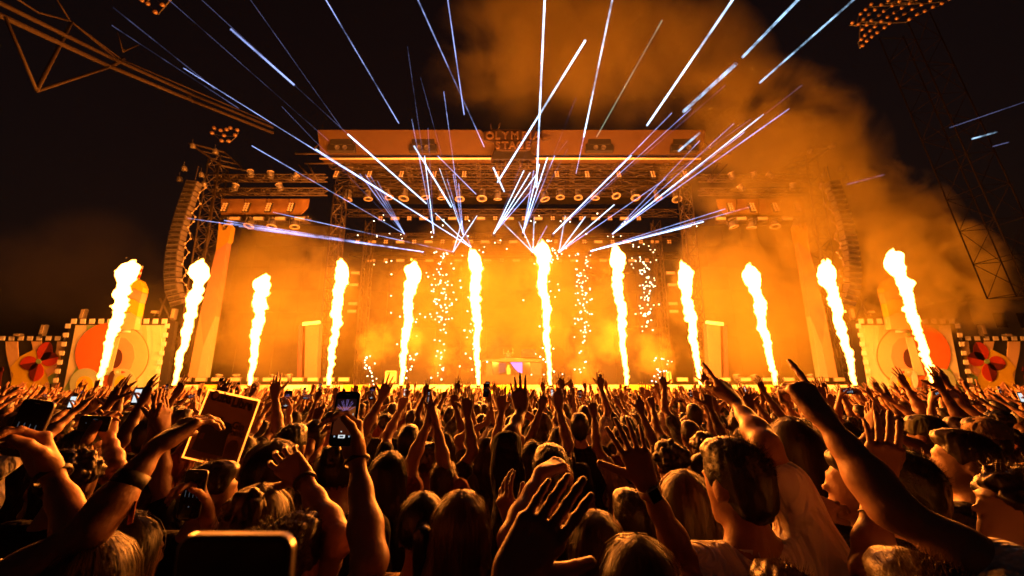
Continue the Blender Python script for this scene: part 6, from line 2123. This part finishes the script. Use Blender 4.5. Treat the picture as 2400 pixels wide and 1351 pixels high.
while d < 21.0:
    step = 0.50 + 0.012 * d
    lat = 0.56 + 0.014 * d
    half = d * 1.50 + 0.8
    n = int(2 * half / lat)
    for k in range(n + 1):
        x = -half + k * lat + rc.uniform(-0.15, 0.15) + (row_i % 2) * lat / 2
        y = d + rc.uniform(-0.14, 0.14)
        if any((x - a) ** 2 + (y - b) ** 2 < 0.40 ** 2 for a, b in NEAR_LOCS):
            continue
        spots.append((x, y))
    d += step
    row_i += 1
# individuals: those nearest to the viewer that stand inside the picture
inside = []
for (x, y) in spots:
    q = proj((x, y, 1.7))
    if -60 < q[0] < 2460:
        inside.append((y, x))
inside.sort()
solo, rest = inside[:258], inside[258:]
w_arm = [3, 3, 2, 2, 4, 3, 4, 3, 3, 2, 3, 2, 2, 2, 2, 3, 2, 3, 3, 1, 1]
used_labels = {}
hair_names = ['black', 'brown', 'brown', 'auburn', 'blond', 'dark_blond']
shirt_names = ['black', 'black', 'navy', 'white', 'grey', 'rust', 'tan', 'olive']
arm_w2 = [2, 3, 2, 2, 4, 3, 4, 2, 3, 2, 2, 2, 1, 3, 1, 1]
SWAPS = []
for j, (y, x) in enumerate(solo):
    ti = rc.choices(range(len(tdefs)), w_arm)[0]
    t, me = MIDT[ti]
    hair, shirt, skin = rc.choice(hair_names), rc.choice(shirt_names), rc.choice([0, 0, 1, 2, 2, 3])
    sc_ = rc.uniform(0.94, 1.03)
    rz = math.atan2(-(0 - x), 38 - y) * -1 * -1
    rz = math.atan2(x * 0.8, 36 - y) + rc.uniform(-0.25, 0.25)     # facing the stage centre
    o = bpy.data.objects.new('person', me['body'])
    o.location = (x, y, ground_z(y)); o.rotation_euler = (0, 0, rz); o.scale = (sc_,) * 3
    link(o)
    o.material_slots[0].link = 'OBJECT'; o.material_slots[0].material = SK[skin]
    for k, mt in (('shirt', CL[shirt]), ('trousers', M_jeans), ('hair', HR[hair])):
        c = bpy.data.objects.new(k, me[k])
        link(c, o)
        c.material_slots[0].link = 'OBJECT'; c.material_slots[0].material = mt
    px, py = proj((x, y, 1.65))
    wd = hair.replace('_', ' ')
    fl_ = flame_under(px)
    hw = style_word[t['style']] % wd
    short_pose = {'phone held sideways in both hands': 'filming sideways', 'phone held upright in one hand': 'filming upright'}.get(t['pose'], t['pose'])
    lab = '%s top, %s, %s, under the %s' % (shirt, hw, short_pose, fl_)
    if lab in used_labels:
        lab = 'farther ' + lab
    if lab in used_labels:
        lab = 'still ' + lab
    used_labels[lab] = 1
    lab = 'person, ' + lab if not lab.startswith(('farther', 'still')) else lab.replace('farther ', 'farther person, ', 1)
    tag(o, lab, 'person', 'people in the middle of the crowd')
    if t['pose'].startswith('phone'):
        M = Matrix.Translation((x, y, ground_z(y))) @ Matrix.Rotation(rz, 4, 'Z') @ Matrix.Scale(sc_, 4)
        H = t['H']
        S = V3(shoulder(H, 0, 'R'))
        f = M.to_3x3() @ Vector((0, -1, 0.1))
        if 'sideways' in t['pose']:
            p = M @ Vector((0, S[1] + 0.30, S[2] + 0.05 + 0.47))
            phone(p, M.to_3x3() @ Vector((1, 0, 0)), f, 'sideways phone of %s' % lab.replace(', filming sideways', ''), rc.choice(['streaks', 'orange', 'dim', 'streaks']))
        else:
            p = M @ Vector((S[0] - 0.03, S[1] + 0.25, S[2] + 0.05 + 0.55))
            phone(p, M.to_3x3() @ Vector((0, 0.1, 1)), f, 'upright phone of %s' % lab.replace(', filming upright', ''), rc.choice(['stage', 'bright', 'streaks', 'dim', 'stage']))

# everyone farther away is one mass of people
FART = [template(i, 0.030, 0.019, 0) for i in range(17)]
mats_far = [SK[0], SK[2], SK[1], HR['black'], HR['brown'], HR['dark_blond'], CL['black'], CL['navy'], CL['white'], CL['rust'], CL['grey'], M_jeans]
Vs, Qs, Ms, off = [], [], [], 0
rn = np.random.RandomState(8)
wf = np.array([4, 4, 3, 2, 5, 3, 5, 3, 3, 2, 3, 2, 2, 1, 1, 2, 1], float); wf /= wf.sum()
for (y, x) in rest:
    t = FART[rn.choice(len(FART), p=wf)]
    rz = math.atan2(x * 0.8, 36 - y) + rn.uniform(-0.25, 0.25)
    c, s_ = math.cos(rz), math.sin(rz)
    sc_ = rn.uniform(0.90, 1.03)
    lift = ground_z(y)
    for key, choices in (('body', (0, 1, 2)), ('hair', (3, 4, 4, 5)), ('shirt', (6, 6, 7, 8, 9, 10))):
        v, q = t[key]
        if key != 'hair':
            keep_z = 1.0
            vm = v[:, 2] > keep_z
            qm = vm[q].all(1)
            q2 = q[qm]
            used = np.unique(q2)
            remap = -np.ones(len(v), int); remap[used] = np.arange(len(used))
            v, q = v[used], remap[q2]
        v2 = np.empty_like(v)
        v2[:, 0] = (v[:, 0] * c - v[:, 1] * s_) * sc_ + x
        v2[:, 1] = (v[:, 0] * s_ + v[:, 1] * c) * sc_ + y
        v2[:, 2] = v[:, 2] * sc_ + lift
        Vs.append(v2); Qs.append(q + off); off += len(v2)
        Ms.append(np.full(len(q), rn.choice(choices), np.int32))
    # legs as plain tapered columns reaching the ground
    for sx in (-0.1, 0.1):
        bx, by = x + sx * c, y + sx * s_
        ring_ = [(math.cos(a), math.sin(a)) for a in (0.785, 2.356, 3.927, 5.498)]
        v2 = np.array([(bx + 0.07 * a, by + 0.07 * b, lift) for a, b in ring_] + [(bx + 0.11 * a, by + 0.11 * b, 1.05) for a, b in ring_])
        q = np.array([(i, (i + 1) % 4, 4 + (i + 1) % 4, 4 + i) for i in range(4)])
        Vs.append(v2); Qs.append(q + off); off += 8
        Ms.append(np.full(4, 11, np.int32))
v, q, m = np.concatenate(Vs), np.concatenate(Qs), np.concatenate(Ms)
me = np_mesh('distant_crowd', v, q, mats_far)
me.polygons.foreach_set('material_index', m)
dc = bpy.data.objects.new('distant_crowd', me)
link(dc)
tag(dc, 'dense far crowd with raised arms reaching up to the stage front', 'crowd', kind='stuff')
print('CROWD', len(solo), len(rest), len(q), 'solo max y', solo[-1][0])

# ================================================================== performer behind the desk
pc = at(1191, 824, Yd + 1.6)
Hdj = 1.75
arms = [up_arm('R', (0.20, 0.05, -0.05), (0.20, 0.12, 0.20), (0, 0.1, 1), (0, 1, 0), 'open', Hdj), up_arm('L', (0.20, 0.05, -0.05), (0.20, 0.12, 0.20), (0, 0.1, 1), (0, 1, 0), 'open', Hdj)]
base_z = pc.z - 1.64 * 1.15
res_ = make_person((pc.x, pc.y), Hdj, 0.0, (0, 0, 0), arms, 'short', HR['brown'], CL['grey'], SK[2], 'performer with both hands raised behind the desk on the stage', 'performer on the stage', res=0.02, ares=0.014, strands=0, seed=90)
dj = res_[0]
dj.rotation_euler = (0, 0, PI)
dj.scale = (1.15,) * 3
dj.location = (pc.x, pc.y, base_z)
tag(MB().box((pc.x, pc.y + 0.2, (1.9 + base_z) / 2 - 0.01), (4.2, 2.2, max(base_z - 1.9, 0.1))).build('performer_riser', M_deck), 'dark low riser the performer stands on behind the desk', 'riser')
